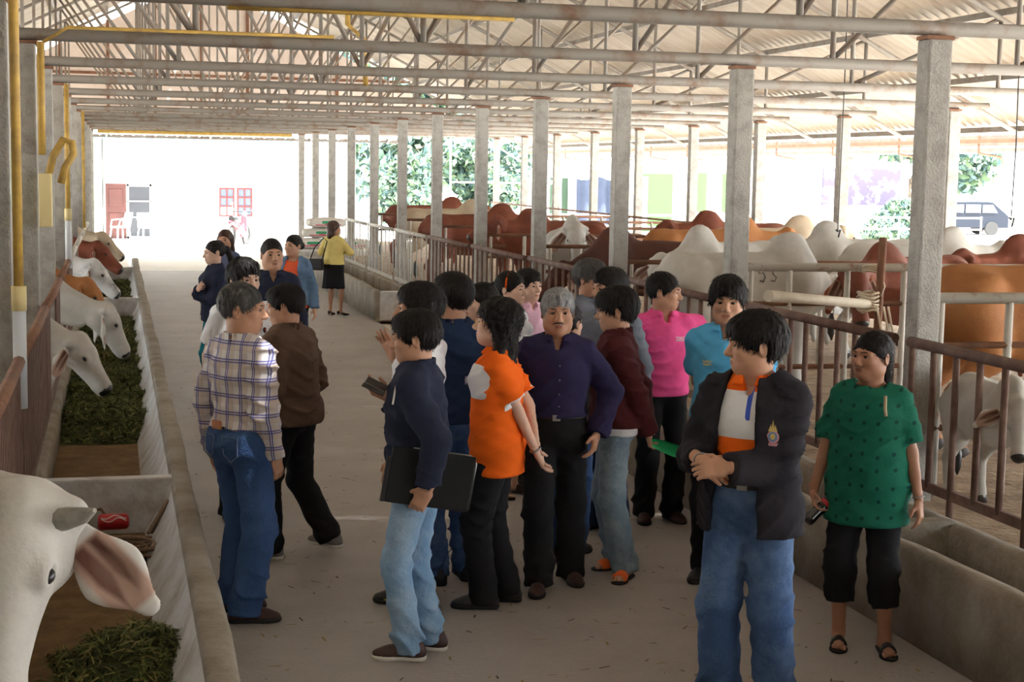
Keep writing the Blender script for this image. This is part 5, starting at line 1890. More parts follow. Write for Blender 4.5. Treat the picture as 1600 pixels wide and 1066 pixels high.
tan_cow = rcow('large tan cow standing sideways behind the front divider, its flank showing', 6.72, 10.0, 88, 'tan', sc=1.08, head=(0.1, -1.12, 1.25), hpitch=15, q=0.9)
cow('white calf with dark ears facing out through the right edge fence', 5.02, 7.97, -13, sc=0.64, hide='white', head=(-0.04, -0.70, 1.14), hyaw=-14, hpitch=52, calf=True, hump=0.3, q=0.8, eardroop=0.55, earlen=0.27, grp='cattle in the right pens', cat='calf')
rcow('red-brown cow with its head over the tied pole', 7.05, 12.72, -62, 'red', head=(0.12, -1.02, 1.16), hyaw=55, hpitch=58, sc=1.0, q=0.8, hump=0.6, eardroop=1.2)
white_cow = rcow('big white cow standing sideways behind the rope-tied pole', 5.78, 13.45, 93, 'white', sc=1.0, head=(0.2, -1.0, 0.95), hpitch=30, q=0.9)
rcow('white cow with lowered head beside the second right column', 6.35, 15.45, -62, 'white', head=(0.0, -0.98, 1.08), hyaw=20, hpitch=45, sc=1.0)
rcow('white cow with a black nose facing forward between two columns', 5.62, 18.85, -12, 'white', head=(0.0, -0.95, 1.30), hyaw=0, hpitch=56, sc=1.0, eardroop=0.95)
rcow('dark red cow standing in front of the white-faced cow', 5.95, 16.75, -96, 'dark', head=(0.0, -1.0, 0.92), hpitch=40, sc=0.96, hump=0.7)
rcow('red cow with raised head beside the fourth right column', 6.15, 21.4, -75, 'red', head=(0.0, -0.92, 1.26), hyaw=-30, hpitch=22)
rcow('red cow standing sideways far along the right pens', 5.75, 24.6, 90, 'red', q=1.6)
rcow('pale grey cow with a high hump behind the far red cow', 6.0, 27.9, 80, 'cream', q=1.8)
rcow('brown cow farthest along the right pens', 6.2, 30.6, 84, 'red', q=1.9)
rcow('tan cow behind the dark red cow, back showing only', 7.6, 18.95, 85, 'tan', q=1.5)
rcow('reddish cow deep in the pens beyond the lowered white head', 9.0, 21.6, -90, 'red', q=1.5)
rcow('white cow with a tall hump deep in the pens', 8.35, 16.3, -85, 'white', q=1.4, hump=1.3)
rcow('cream cow deep in the pens under the hanging cord', 8.75, 19.6, 90, 'cream', q=1.5)
rcow('red cow deep in the pens right of the front column', 9.1, 13.5, -90, 'red', q=1.3)
rcow('white cow deep in the pens at the right edge', 8.6, 15.35, 90, 'white', q=1.3)
# brand on the big white cow's flank: dark burnt strokes
n_ = len(white_cow.data.vertices)
vv = np.empty(n_ * 3, np.float32)
white_cow.data.vertices.foreach_get('co', vv)
vv = vv.reshape(-1, 3)


def flank(y_, z_):
    k_ = vv[(np.abs(vv[:, 1] - y_) < 0.035) & (np.abs(vv[:, 2] - z_) < 0.035)]
    return float(k_[:, 0].min()) - 0.002


br_ = MB()
for ox, g_ in ((0.02, [(0.05, 0.13), (0.0, 0.13), (-0.005, 0.075), (0.04, 0.08), (0.055, 0.04), (0.03, 0.0), (-0.005, 0.01)]), (-0.10, [(0.0, 0.13), (0.05, 0.12), (0.02, 0.07), (0.055, 0.035), (0.03, 0.0), (-0.005, 0.01)])):
    br_.tube([(flank(ox - a_, 1.03 + b_), ox - a_, 1.03 + b_) for a_, b_ in g_], 0.006, 5)
br_.build('brand_mark', mat('brand_dark', (0.16, 0.14, 0.12), 0.9), white_cow, smooth=True)
# ------------------------------------------------------------------ fodder in the left trough
M_G1 = mat('fodder_dark', (0.050, 0.060, 0.018), 0.9)
M_G2 = mat('fodder_green', (0.105, 0.135, 0.038), 0.85)
M_G3 = mat('fodder_straw', (0.24, 0.21, 0.07), 0.85)


def fodder(name, label, x0, x1, y0, y1, zf, n, seed, ln=(0.06, 0.16), w=0.004, base=True):
    r = np.random.default_rng(seed)
    X = r.uniform(x0, x1, n)
    Y = r.uniform(y0, y1, n)
    Z = np.array([zf(a, b) for a, b in zip(X, Y)])
    keep = Z > 0.135
    X, Y, Z = X[keep], Y[keep], Z[keep]
    n = len(X)
    a = r.uniform(0, 2 * pi, n)
    e = r.normal(0.15, 0.45, n)
    Ls = r.uniform(*ln, n)
    D = np.stack([np.cos(a) * np.cos(e), np.sin(a) * np.cos(e), np.sin(e)], 1)
    Sd = np.stack([-np.sin(a), np.cos(a), r.normal(0, 0.4, n)], 1) * (w * r.uniform(0.6, 1.5, n))[:, None]
    P = np.stack([X, Y, Z + r.uniform(-0.01, 0.02, n)], 1)
    dip = np.array([0, 0, -1.0]) * (Ls * 0.35)[:, None]
    A, B, C = P - D * (Ls / 2)[:, None] + dip * 0.3, P, P + D * (Ls / 2)[:, None] + dip * 0.5
    V = np.stack([A - Sd * 0.6, A + Sd * 0.6, B - Sd, B + Sd, C - Sd * 0.2, C + Sd * 0.2], 1).reshape(-1, 3)
    i = np.arange(n)[:, None] * 6
    F = np.concatenate([i + [0, 1, 3, 2], i + [2, 3, 5, 4]])
    mi = r.choice([0, 1, 2], n, p=[0.42, 0.40, 0.18])
    MI = np.concatenate([mi, mi])
    o = mesh_np(name, V, F, [M_G1, M_G2, M_G3], MI, smooth=False)
    tag(o, label, 'fodder', kind='stuff')
    gx, gy = np.linspace(x0, x1, 14), np.linspace(y0, y1, max(10, int((y1 - y0) / 0.08)))
    VV = np.array([(p, q_, max(0.10, zf(p, q_) - 0.012)) for q_ in gy for p in gx])
    FF = np.array([(j * 14 + k, j * 14 + k + 1, (j + 1) * 14 + k + 1, (j + 1) * 14 + k) for j in range(len(gy) - 1) for k in range(13)])
    b = mesh_np('fodder_heap', VV, FF, M_G1, parent=o)
    b['kind'] = 'stuff'
    return o


def heap(x, y):
    e = min(1, max(0, (y - 12.1)) / 0.8) * min(1, (21.7 - y) / 0.5)
    b = 0.12 + 0.13 * e * (1 - 0.3 * ((x + 0.1) / 0.4) ** 2) + 0.03 * sin(5 * y + 3 * x) * e + 0.02 * sin(13 * y + 9 * x) * e
    return b


fodder('fodder', 'green chopped grass fodder filling the middle of the left trough', -0.43, 0.24, 12.0, 21.7, heap, 24000, 3)
fodder('fodder', 'green grass fodder in the far end of the left trough', -0.43, 0.24, 22.1, 28.2, lambda x, y: 0.25 + 0.03 * sin(4 * y + x), 5000, 5, w=0.006)
fodder('fodder', 'small heap of fresh green grass beside the nearest cow', -0.40, 0.28, 5.4, 7.8,
       lambda x, y: 0.10 + 0.22 * math.exp(-((y - 6.55) / 0.45) ** 2) * math.exp(-((x - 0.08) / 0.28) ** 2) + 0.015 * sin(20 * x + 13 * y), 7000, 9, ln=(0.05, 0.15), w=0.0035)

# ------------------------------------------------------------------ things in the trough
M_CAN = mat('can_red', (0.45, 0.018, 0.022), 0.3, 0.3, spec=0.6)
M_CANW = mat('can_white', (0.75, 0.72, 0.70), 0.4)
ce = empty('drink_can', (-0.03, 9.02, 0.235), radians(4))
cb = MB()
prof = [(-0.088, 0.030), (-0.080, 0.042), (-0.07, 0.047), (0.07, 0.047), (0.080, 0.042), (0.088, 0.030)]
cb.tube([(p, 0, 0) for p, r_ in prof], [r_ for p, r_ in prof], 20)
cb.build('can_body', M_CAN, ce, smooth=True)
for p in (-0.088, 0.088):
    MB().tube([(p - 0.003, 0, 0), (p + 0.003, 0, 0)], 0.031, 18).build('can_rim', M_STEEL, ce, smooth=True)
wv = MB()
for k in range(2):
    pts = []
    for t in np.linspace(-0.07, 0.07, 12):
        a_ = radians(205 + 22 * k + 14 * sin(t * 55 + k))
        pts.append((t, 0.048 * cos(a_), -0.048 * sin(a_) * 1.0))
    wv.tube(pts, 0.003, 5)
wv.build('white_wave', M_CANW, ce, smooth=True)
tag(ce, 'red drink can lying among rope at the end of the trough', 'can')
M_ROPE2 = mat('rope_brown', (0.22, 0.15, 0.10), 0.95, noise=(0.13, 0.085, 0.055), nscale=60)
rr_ = np.random.default_rng(4)
rp = MB()
pts = []
for i in range(150):
    t = i * 0.27
    rad = 0.13 + 0.06 * sin(t * 0.37)
    pts.append((0.06 + 0.06 * sin(t * 0.23) + rad * cos(t), 8.62 + 0.07 * cos(t * 0.31) + rad * 0.9 * sin(t), 0.135 + 0.022 * (1 + sin(t * 0.61)) + 0.0003 * i))
rp.tube(pts, 0.0105, 6)
rp.tube([(0.16, 8.75, 0.22), (0.24, 8.85, 0.33), (0.275, 8.95, 0.36), (0.26, 8.98, 0.30), (0.18, 8.85, 0.2)], 0.0105, 6)
rp.tube([(-0.02, 9.0, 0.20), (-0.10, 9.08, 0.30), (-0.20, 9.1, 0.27), (-0.26, 9.05, 0.15)], 0.009, 6)
tag(rp.build('rope', M_ROPE2, smooth=True), 'coiled brown rope lying in the left trough by the red can', 'rope')

# ------------------------------------------------------------------ things people hold
M_SCREEN = mat('phone_glass', (0.02, 0.02, 0.025), 0.15, spec=0.6)
ph = empty('mobile_phone', (1.165, 6.985, 1.30))
ph.scale = (0.72, 0.72, 0.72)
ph.rotation_euler = (radians(28), radians(-22), radians(62))
MB().box((-0.04, -0.075, -0.005), (0.04, 0.075, 0.005)).build('phone_body', mat('phone_grey', (0.25, 0.25, 0.25), 0.4), ph, bevel=0.003)
MB().box((-0.036, -0.070, 0.0052), (0.036, 0.070, 0.0060)).build('screen', M_SCREEN, ph)
cv = MB().box((-0.04, -0.077, -0.003), (0.045, 0.077, 0.003)).build('flip_cover', L_BLACK, ph, bevel=0.002)
cv.location = (-0.082, 0, 0.012)
cv.rotation_euler = (0, radians(18), 0)
tag(ph, 'mobile phone with open black cover in the young man\'s hand', 'phone')
fo = empty('document_folder', (1.385, 6.790, 0.885))
fo.rotation_euler = (0, radians(9), radians(-4))
MB().box((-0.195, -0.012, -0.130), (0.195, 0.012, 0.130)).build('folder_cover', mat('folder_black', (0.007, 0.009, 0.010), 0.5, spec=0.3), fo, bevel=0.008)
MB().tube([(0.199, 0, -0.12), (0.199, 0, 0.10), (0.17, 0, 0.133), (-0.10, 0, 0.133)], 0.004, 6).build('zip', M_STEEL, fo, smooth=True)
MB().box((-0.215, -0.008, -0.13), (-0.195, 0.008, 0.08)).build('spine_flap', L_BLACK, fo, bevel=0.003)
tag(fo, 'black zip document folder under the young man\'s arm', 'folder')
# cola bottle in the green-shirted woman's hand
hw, HMt = gw_['HM'][1]
bo = empty('drink_bottle', (0, 0, 0))
bpos = wp(green_woman, np.array(hw) + HMt @ np.array((0.0, 0.085, 0.042)), gw_['s'])
bo.location = tuple(bpos)
prof = [(-0.115, 0.022), (-0.112, 0.028), (-0.09, 0.030), (-0.055, 0.027), (-0.02, 0.030), (0.03, 0.031), (0.055, 0.026), (0.08, 0.014), (0.098, 0.0125)]
MB().tube([(p, 0, 0) for p, r_ in prof], [r_ for p, r_ in prof], 16).build('bottle_body', mat('cola', (0.010, 0.006, 0.006), 0.15, spec=0.6), bo, smooth=True)
MB().tube([(0.096, 0, 0), (0.118, 0, 0)], 0.0145, 14).build('cap', M_CAN, bo, smooth=True)
MB().tube([(0.004, 0, 0), (0.026, 0, 0)], 0.0315, 16, caps=False).build('bottle_label', M_CAN, bo, smooth=True)
bo.rotation_euler = (0, radians(-38), radians(8))
bo.scale = (0.98, 0.98, 0.98)
tag(bo, 'small dark cola bottle with red cap in the green-shirted woman\'s hand', 'bottle')
# green plastic sleeve in the maroon-jacketed man's hands
M_LIME = mat('plastic_green', (0.02, 0.50, 0.16), 0.25, spec=0.5)
gp = MB()
nseg = 10
V = []
for i in range(nseg + 1):
    a_ = pi * (0.15 + 0.7 * i / nseg)
    for t, wd in ((0, 0.030), (0.07, 0.045), (0.14, 0.050), (0.20, 0.040)):
        V.append((t, -wd * cos(a_), wd * sin(a_) * 0.55))
Fq = [(i * 4 + j, i * 4 + j + 1, (i + 1) * 4 + j + 1, (i + 1) * 4 + j) for i in range(nseg) for j in range(3)]
V2 = [(x_, y_ * 0.94, z_ - 0.004) for x_, y_, z_ in V]
nn = len(V)
gp.add(V + V2, Fq + [tuple(nn + k for k in f[::-1]) for f in Fq])
go = gp.build('green_plastic_sleeve', M_LIME, smooth=True)
hw, HMt = mm['HM'][0]
go.location = tuple(wp(maroon_man, np.array(hw) + (0.0, 0.02, -0.06), mm['s']))
go.rotation_euler = (radians(-60), radians(22), radians(-10))
tag(go, 'bright green plastic sleeve held behind the maroon-jacketed man', 'plastic sleeve')
# pale notebook beside the navy shirt
nb_ = empty('notebook', (2.02, 8.18, 1.12))
nb_.rotation_euler = (radians(4), radians(4), radians(-18))
MB().box((-0.075, -0.010, -0.13), (0.075, 0.010, 0.13)).build('cover', mat('notebook_teal', (0.25, 0.42, 0.42), 0.6), nb_, bevel=0.003)
MB().box((-0.070, -0.008, -0.127), (0.078, 0.008, 0.127)).build('pages', M_CANW, nb_)
tag(nb_, 'pale teal notebook held beside the navy denim shirt', 'notebook')
# handbag of the woman in yellow
hbg = empty('handbag', (2.99, 23.66, 0.80))
hbg.rotation_euler = (0, 0, radians(-20))
MB().box((-0.12, -0.05, -0.09), (0.12, 0.05, 0.09)).build('bag_body', L_BLACK, hbg, bevel=0.03)
MB().tube([(-0.09, 0, 0.08), (-0.02, 0.0, 0.26), (0.12, 0.0, 0.41), (0.17, 0.02, 0.36), (0.10, 0, 0.08)], 0.010, 6).build('strap', L_BLACK, hbg, smooth=True)
tag(hbg, 'black handbag hanging from the shoulder of the woman in yellow', 'bag')

# ------------------------------------------------------------------ worn details
def decal(o, x, z, build, parent, off=0.003):
    """build(mb, cx, cy, cz) draws raised marks on the front of garment o"""
    y_ = surf_y(o, x, z, 0.018) - off
    mb = MB()
    mats = build(mb, x, y_, z)
    return mb.build('emblem', mats, parent)


def disc(mb, cx, cy, cz, rx_, rz_, mi, n=16, dy=0.0, z1=None):
    V = [(cx + rx_ * cos(2 * pi * i / n), cy + dy, cz + rz_ * sin(2 * pi * i / n)) for i in range(n)]
    V += [(a, b + 0.004, c) for a, b, c in V]
    mb.add(V, [tuple(range(n))] + [(i, n + i, n + (i + 1) % n, (i + 1) % n) for i in range(n)], mi)


M_EMB_P = mat('emblem_pink', (0.55, 0.28, 0.33), 0.7)
M_EMB_G = mat('emblem_gold', (0.62, 0.48, 0.16), 0.6)
M_EMB_B = mat('emblem_blue', (0.12, 0.25, 0.50), 0.7)


def crest(mb, cx, cy, cz):
    disc(mb, cx, cy, cz, 0.026, 0.028, 0)
    disc(mb, cx, cy, cz + 0.002, 0.019, 0.020, 2, dy=-0.0015)
    disc(mb, cx, cy, cz + 0.003, 0.011, 0.013, 1, dy=-0.003)
    for dx_, h_ in ((-0.012, 0.030), (0.0, 0.050), (0.012, 0.030)):
        mb.add([(cx + dx_ - 0.008, cy - 0.001, cz + 0.024), (cx + dx_ + 0.008, cy - 0.001, cz + 0.024), (cx + dx_ * 0.7, cy - 0.001, cz + 0.024 + h_)], [(0, 1, 2)], 1)
    mb.add([(cx - 0.026, cy - 0.002, cz - 0.022), (cx - 0.018, cy - 0.002, cz - 0.036), (cx + 0.018, cy - 0.002, cz - 0.036), (cx + 0.026, cy - 0.002, cz - 0.022), (cx, cy - 0.002, cz - 0.028)], [(0, 1, 2, 4), (4, 2, 3)], 0)
    return [M_EMB_P, M_EMB_G, M_EMB_B]


jk = part_of(front_man, 'jacket')
decal(jk, 0.125, 1.225, crest, jk)


def round_logo(mb, cx, cy, cz):
    disc(mb, cx, cy, cz, 0.020, 0.022, 0)
    disc(mb, cx, cy, cz, 0.013, 0.015, 1, dy=-0.0015)
    disc(mb, cx, cy, cz + 0.004, 0.006, 0.006, 2, dy=-0.003)
    return [mat('emblem_lilac', (0.45, 0.42, 0.60), 0.7), C_WHITE, C_ORANGE]


sh = part_of(orange_woman, 'shirt')
decal(sh, 0.085, 1.21, round_logo, sh)


def script_mark(m):
    def fn(mb, cx, cy, cz):
        for r_ in range(2):
            pts = [(cx - 0.028 + 0.056 * t, cy + 0.0 - 0.001, cz - r_ * 0.016 + 0.007 * sin(t * 22 + r_)) for t in np.linspace(0, 1, 22)]
            mb.tube(pts, 0.0022, 4)
        return [m]
    return fn


sh = part_of(pinkpolo_man, 'shirt')
decal(sh, 0.075, 1.235, script_mark(C_WHITE), sh, off=0.001)
sh = part_of(blue_man, 'shirt')
decal(sh, -0.085, 1.27, script_mark(M_EMB_G), sh, off=0.001)
sh = part_of(white_man, 'shirt')


def flame(mb, cx, cy, cz):
    disc(mb, cx, cy, cz, 0.010, 0.018, 0)
    disc(mb, cx + 0.002, cy, cz + 0.002, 0.005, 0.010, 1, dy=-0.002)
    return [C_BLACK, C_CORAL]


decal(sh, 0.09, 1.25, flame, sh)
# jacket pocket zip on the young man, reflective slash on the shoulder
jj = part_of(jacket_man, 'jacket')
MB().tube([np.array((0.155, -0.02, 1.355)) * jm['s'] + (0.045, -0.035, 0.020), np.array((0.205, -0.03, 1.29)) * jm['s'] + (0.030, -0.030, 0.0)], 0.0045, 5).build('reflective_slash', M_CANW, jj)
jn = part_of(plaid_man, 'jeans')
n_ = len(jn.data.vertices)
vv = np.empty(n_ * 3, np.float32)
jn.data.vertices.foreach_get('co', vv)
vv = vv.reshape(-1, 3)


def back_y(x_, z_):
    k_ = vv[(np.abs(vv[:, 0] - x_) < 0.02) & (np.abs(vv[:, 2] - z_) < 0.02)]
    return float(k_[:, 1].max()) + 0.002


for sx in (-1, 1):
    pts = [(sx * 0.035, 0.95), (sx * 0.14, 0.955), (sx * 0.137, 0.86), (sx * 0.088, 0.825), (sx * 0.04, 0.86), (sx * 0.035, 0.95)]
    MB().tube([(x_, back_y(x_, z_), z_) for x_, z_ in pts], 0.0030, 5).build('pocket_seam', mat('seam', (0.10, 0.13, 0.22), 0.9), jn)
# shoulder strap, necklace and bracelet of the green-shirted woman
s_ = gw_['s']
gs = part_of(green_woman, 'shirt')
N_ = gw_['N']
st = []
for xx, zz in ((0.098, 1.40), (0.100, 1.375), (0.104, 1.34), (0.112, 1.30)):
    yy = surf_y(gs, xx * s_, zz * s_, 0.02)
    st.append((xx * s_, yy - 0.004, zz * s_))
MB().tube(st, 0.0075, 6).build('bag_strap', mat('strap_beige', (0.42, 0.34, 0.22), 0.8), green_woman, smooth=True)
nk = [(np.array((0.066 * cos(t), 0.014 - 0.070 * sin(t) * (1.15 if sin(t) > 0 else 1), 0.005 - 0.040 * max(0, sin(t)))) + N_) * s_ for t in np.linspace(0, 2 * pi, 22)]
MB().tube(nk, 0.0022, 5).build('necklace', M_GOLD, green_woman, smooth=True)


def bracelet(body, info, i, m, r=0.030, off=0.025, th=0.003):
    w0 = np.array(info['W'][i])
    ax = nrm(info['E'][i] - info['W'][i])
    u_ = nrm(np.cross(ax, (0.3, 0.9, 0.1)))
    v_ = np.cross(ax, u_)
    MB().tube([(w0 + ax * off + r * (u_ * cos(t) + v_ * sin(t))) * info['s'] for t in np.linspace(0, 2 * pi, 17)], th, 5).build('bracelet', m, body, smooth=True)


bracelet(green_woman, gw_, 0, M_STEEL)
bracelet(orange_woman, ow, 0, M_STEEL, th=0.006)
bracelet(front_man, fm, 1, M_STEEL, r=0.032, off=0.0, th=0.004)

# ------------------------------------------------------------------ stacked feed sacks beyond the far trough
M_SACK = mat('sack_white', (0.62, 0.60, 0.56), 0.8, noise=(0.50, 0.47, 0.42), nscale=6)
M_SACKG = mat('sack_green', (0.04, 0.24, 0.12), 0.8)
M_SACKR = mat('sack_red', (0.50, 0.10, 0.14), 0.8)


def sack_mesh():
    F = Field((-0.5, -0.28, -0.14), (0.5, 0.28, 0.14), 0.022)
    F.box((0, 0, 0), (0.44, 0.22, 0.095), rnd=0.08)
    F.ell((0, 0, 0), (0.36, 0.2, 0.12), k=0.05)
    v, f = F.mesh()
    c = fcent(v, f)
    mi = np.zeros(len(f), int)
    mi[(np.abs(c[:, 0]) < 0.14) & (np.abs(c[:, 2] - 0.01) < 0.028)] = 1
    mi[(np.abs(c[:, 0]) < 0.30) & (c[:, 2] < -0.03) & (c[:, 2] > -0.062)] = 2
    return mesh_np('feed_sack', v, f, [M_SACK, M_SACKG, M_SACKR], mi)


sk0 = None
spots = [(4.25, 35.2, 0), (5.2, 35.25, 0), (4.28, 35.75, 0), (5.22, 35.8, 0), (4.27, 35.3, 1), (5.2, 35.35, 1), (4.35, 35.35, 2), (5.28, 35.4, 2), (4.6, 35.4, 3), (4.7, 35.42, 4)]
names = ['front left', 'front right', 'rear left', 'rear right']
for i, (a, b, l_) in enumerate(spots):
    if sk0 is None:
        sk0 = sack_mesh()
        o = sk0
    else:
        o = share(sk0, 'feed_sack')
    o.location = (a, b, 0.08 + 0.235 * l_)
    o.rotation_euler = (0, 0, 0.12 * sin(i * 2.3))
    lab = {0: 'white printed feed sack in the bottom layer, ' + names[i % 4] + ' of the pile', 1: 'white printed feed sack in the second layer, ' + ('left' if i == 4 else 'right') + ' of the pile',
           2: 'white printed feed sack in the third layer, ' + ('left' if i == 6 else 'right') + ' of the pile', 3: 'white printed feed sack second from the top of the pile', 4: 'white printed feed sack on top of the pile'}[l_]
    tag(o, lab, 'sack', 'feed sacks beyond the far trough')
tag(MB().box((3.7, 34.7, -0.3), (6.0, 36.4, -0.04)).build('floor', M_TROUGH), kind='structure')

# ------------------------------------------------------------------ the yard: house, building, trees, car
GZ = -0.06
M_HWALL = mat('house_wall', (0.80, 0.80, 0.76), 0.9)
M_HGREEN = mat('house_green', (0.09, 0.16, 0.045), 0.9)
M_HROOF = mat('house_roof', (0.05, 0.11, 0.16), 0.6)
M_DOORR = mat('door_red', (0.085, 0.032, 0.028), 0.6, noise=(0.065, 0.026, 0.022), nscale=5)
M_WINR = mat('window_red', (0.14, 0.03, 0.03), 0.6)
M_PANE = mat('pane_dark', (0.10, 0.12, 0.16), 0.12, spec=0.6)
M_MESH = mat('screen_mesh', (0.04, 0.043, 0.05), 0.6)
M_PLAST = mat('plastic_white', (0.78, 0.78, 0.78), 0.4)
YH = 50.0
h = empty('house', (0, 0, 0))
MB().box((-0.35, YH, GZ), (7.6, YH + 6, 4.3)).build('wall', M_HWALL, h)
MB().box((-4.5, YH + 0.9, GZ), (-0.36, YH + 6, 4.3)).build('porch_wall', M_HGREEN, h)
MB().box((-0.62, YH - 0.3, GZ), (-0.38, YH + 0.85, 3.4)).build('pillar', M_HWALL, h)
rfm = MB()
rfm.add([(-5.2, YH - 1.2, 3.15), (8.3, YH - 1.2, 3.15), (8.3, YH + 3, 5.4), (-5.2, YH + 3, 5.4), (-5.2, YH - 1.2, 3.05), (8.3, YH - 1.2, 3.05), (8.3, YH + 3, 5.3), (-5.2, YH + 3, 5.3)],
        [(0, 1, 2, 3), (7, 6, 5, 4), (0, 4, 5, 1), (1, 5, 6, 2), (2, 6, 7, 3), (3, 7, 4, 0)])
rfm.build('house_roof', M_HROOF, h)
d_ = MB().box((-0.28, YH - 0.06, GZ), (0.34, YH - 0.01, 1.66)).build('door', M_DOORR, h)
for zz in (0.2, 0.95):
    MB().box((-0.18, YH - 0.075, zz), (0.24, YH - 0.061, zz + 0.55)).build('door_panel', M_DOORR, d_, bevel=0.01)
sd = MB()
for (a, b, c_, e_) in ((0.37, 1.12, GZ, 0.02), (0.37, 1.12, 1.58, 1.66), (0.37, 1.12, 1.10, 1.14), (0.37, 1.12, 0.60, 0.64)):
    sd.box((a, YH - 0.07, c_), (b, YH - 0.02, e_))
sd.box((0.37, YH - 0.07, GZ), (0.43, YH - 0.02, 1.66)).box((1.06, YH - 0.07, GZ), (1.12, YH - 0.02, 1.66))
s2 = sd.build('screen_door', M_PLAST, h)
MB().box((0.42, YH - 0.05, 0.02), (1.07, YH - 0.035, 1.6)).build('screen', M_MESH, s2)
MB().box((1.12, YH - 0.06, GZ), (1.20, YH - 0.01, 1.72)).build('door_post', mat('post_grey', (0.42, 0.36, 0.34), 0.8), h)
for j in range(2):
    wx = 3.22 + 0.56 * j
    fw_ = MB()
    fw_.box((wx, YH - 0.06, 0.66), (wx + 0.05, YH - 0.01, 1.58)).box((wx + 0.44, YH - 0.06, 0.66), (wx + 0.49, YH - 0.01, 1.58)).box((wx + 0.225, YH - 0.06, 0.66), (wx + 0.265, YH - 0.01, 1.58))
    for zz in (0.66, 0.96, 1.25, 1.53):
        fw_.box((wx, YH - 0.055, zz), (wx + 0.49, YH - 0.012, zz + 0.05))
    w_ = fw_.build('window', M_WINR, h)
    for a in range(2):
        for b in range(3):
            bright = (j == 0 and b == 0)
            MB().box((wx + 0.05 + 0.215 * a, YH - 0.035, 0.71 + 0.29 * b), (wx + 0.225 + 0.215 * a, YH - 0.025, 0.96 + 0.29 * b)).build('pane', M_PLAST if bright else M_PANE, w_)
tag(h, 'pale house with red-framed window and brown door beyond the far opening', 'house')
# plastic chairs by the door
def chair(label, x, y, rot):
    c = empty('plastic_chair', (x, y, GZ), rot)
    MB().box((-0.22, -0.22, 0.40), (0.22, 0.22, 0.44)).build('seat', M_PLAST, c, bevel=0.012)
    b = MB().add([(-0.22, 0.19, 0.42), (0.22, 0.19, 0.42), (0.20, 0.30, 0.86), (-0.20, 0.30, 0.86), (-0.22, 0.22, 0.42), (0.22, 0.22, 0.42), (0.20, 0.33, 0.86), (-0.20, 0.33, 0.86)],
                 [(0, 1, 2, 3), (7, 6, 5, 4), (0, 4, 5, 1), (1, 5, 6, 2), (2, 6, 7, 3), (3, 7, 4, 0)])
    b.build('backrest', M_PLAST, c)
    for sx in (-1, 1):
        for sy in (-1, 1):
            MB().tube([(sx * 0.19, sy * 0.19, 0.41), (sx * 0.23, sy * 0.23, 0.0)], 0.022, 6).build('leg', M_PLAST, c)
        MB().tube([(sx * 0.23, 0.24, 0.66), (sx * 0.25, -0.14, 0.63), (sx * 0.22, -0.2, 0.42)], 0.018, 6).build('armrest', M_PLAST, c, smooth=True)
    tag(c, label, 'chair', 'plastic chairs at the house')


chair('white plastic chair in front of the brown house door', 0.15, 48.6, radians(-60))
chair('white plastic chair in front of the screen door', 0.95, 48.4, radians(20))
# motorcycle
mo = empty('motorcycle', (3.55, 46.2, GZ), radians(155))
M_MRED = mat('paint_red', (0.30, 0.012, 0.02), 0.3, spec=0.6)
for yy, r_ in ((-0.6, 0.28), (0.6, 0.28)):
    w_ = MB().tube([(0.0, yy + r_ * cos(t), 0.28 + r_ * sin(t)) for t in np.linspace(0, 2 * pi, 21)], 0.04, 7).build('wheel', M_SOLE_B, mo, smooth=True)
    sp_ = MB()
    for k in range(6):
        sp_.tube([(0, yy, 0.28), (0, yy + 0.26 * cos(k * pi / 3), 0.28 + 0.26 * sin(k * pi / 3))], 0.008, 4)
    sp_.build('spokes', M_STEEL, w_)
F = Field((-0.3, -0.7, 0.2), (0.3, 0.85, 1.0), 0.03)
F.cone((0, -0.42, 0.82), (0, -0.30, 0.38), 0.09, 0.16, k=0, flat=((1, 0, 0), 0.9))
F.cone((0, -0.30, 0.42), (0, 0.25, 0.50), 0.12, 0.12, k=0.08)
F.cone((0, 0.25, 0.62), (0, 0.75, 0.70), 0.11, 0.06, k=0.08)
v, f = F.mesh()
mesh_np('fairing', v, f, M_MRED, parent=mo)
MB().tube([(0, 0.0, 0.72), (0, 0.3, 0.77), (0, 0.62, 0.80)], [0.09, 0.11, 0.09], 8).build('seat', L_BLACK, mo, smooth=True)
MB().tube([(-0.32, -0.30, 0.98), (-0.12, -0.40, 0.98), (0.12, -0.40, 0.98), (0.32, -0.30, 0.98)], 0.018, 6).build('handlebar', L_BLACK, mo, smooth=True)
hl_ = MB()
add_ball(hl_, (0, -0.5, 0.92), (0.08, 0.06, 0.08))
hl_.build('headlight', M_PLAST, mo, smooth=True)
for sx in (-1, 1):
    MB().tube([(sx * 0.06, -0.40, 0.86), (sx * 0.06, -0.6, 0.28)], 0.022, 6).build('fork', M_STEEL, mo, smooth=True)
    mr = MB().tube([(sx * 0.26, -0.34, 0.99), (sx * 0.34, -0.34, 1.18)], 0.008, 5)
    add_ball(mr, (sx * 0.35, -0.34, 1.22), (0.06, 0.015, 0.04))
    mr.build('mirror', M_STEEL, mo, smooth=True)
tag(mo, 'red motorcycle parked in the bright yard below the house window', 'motorcycle')

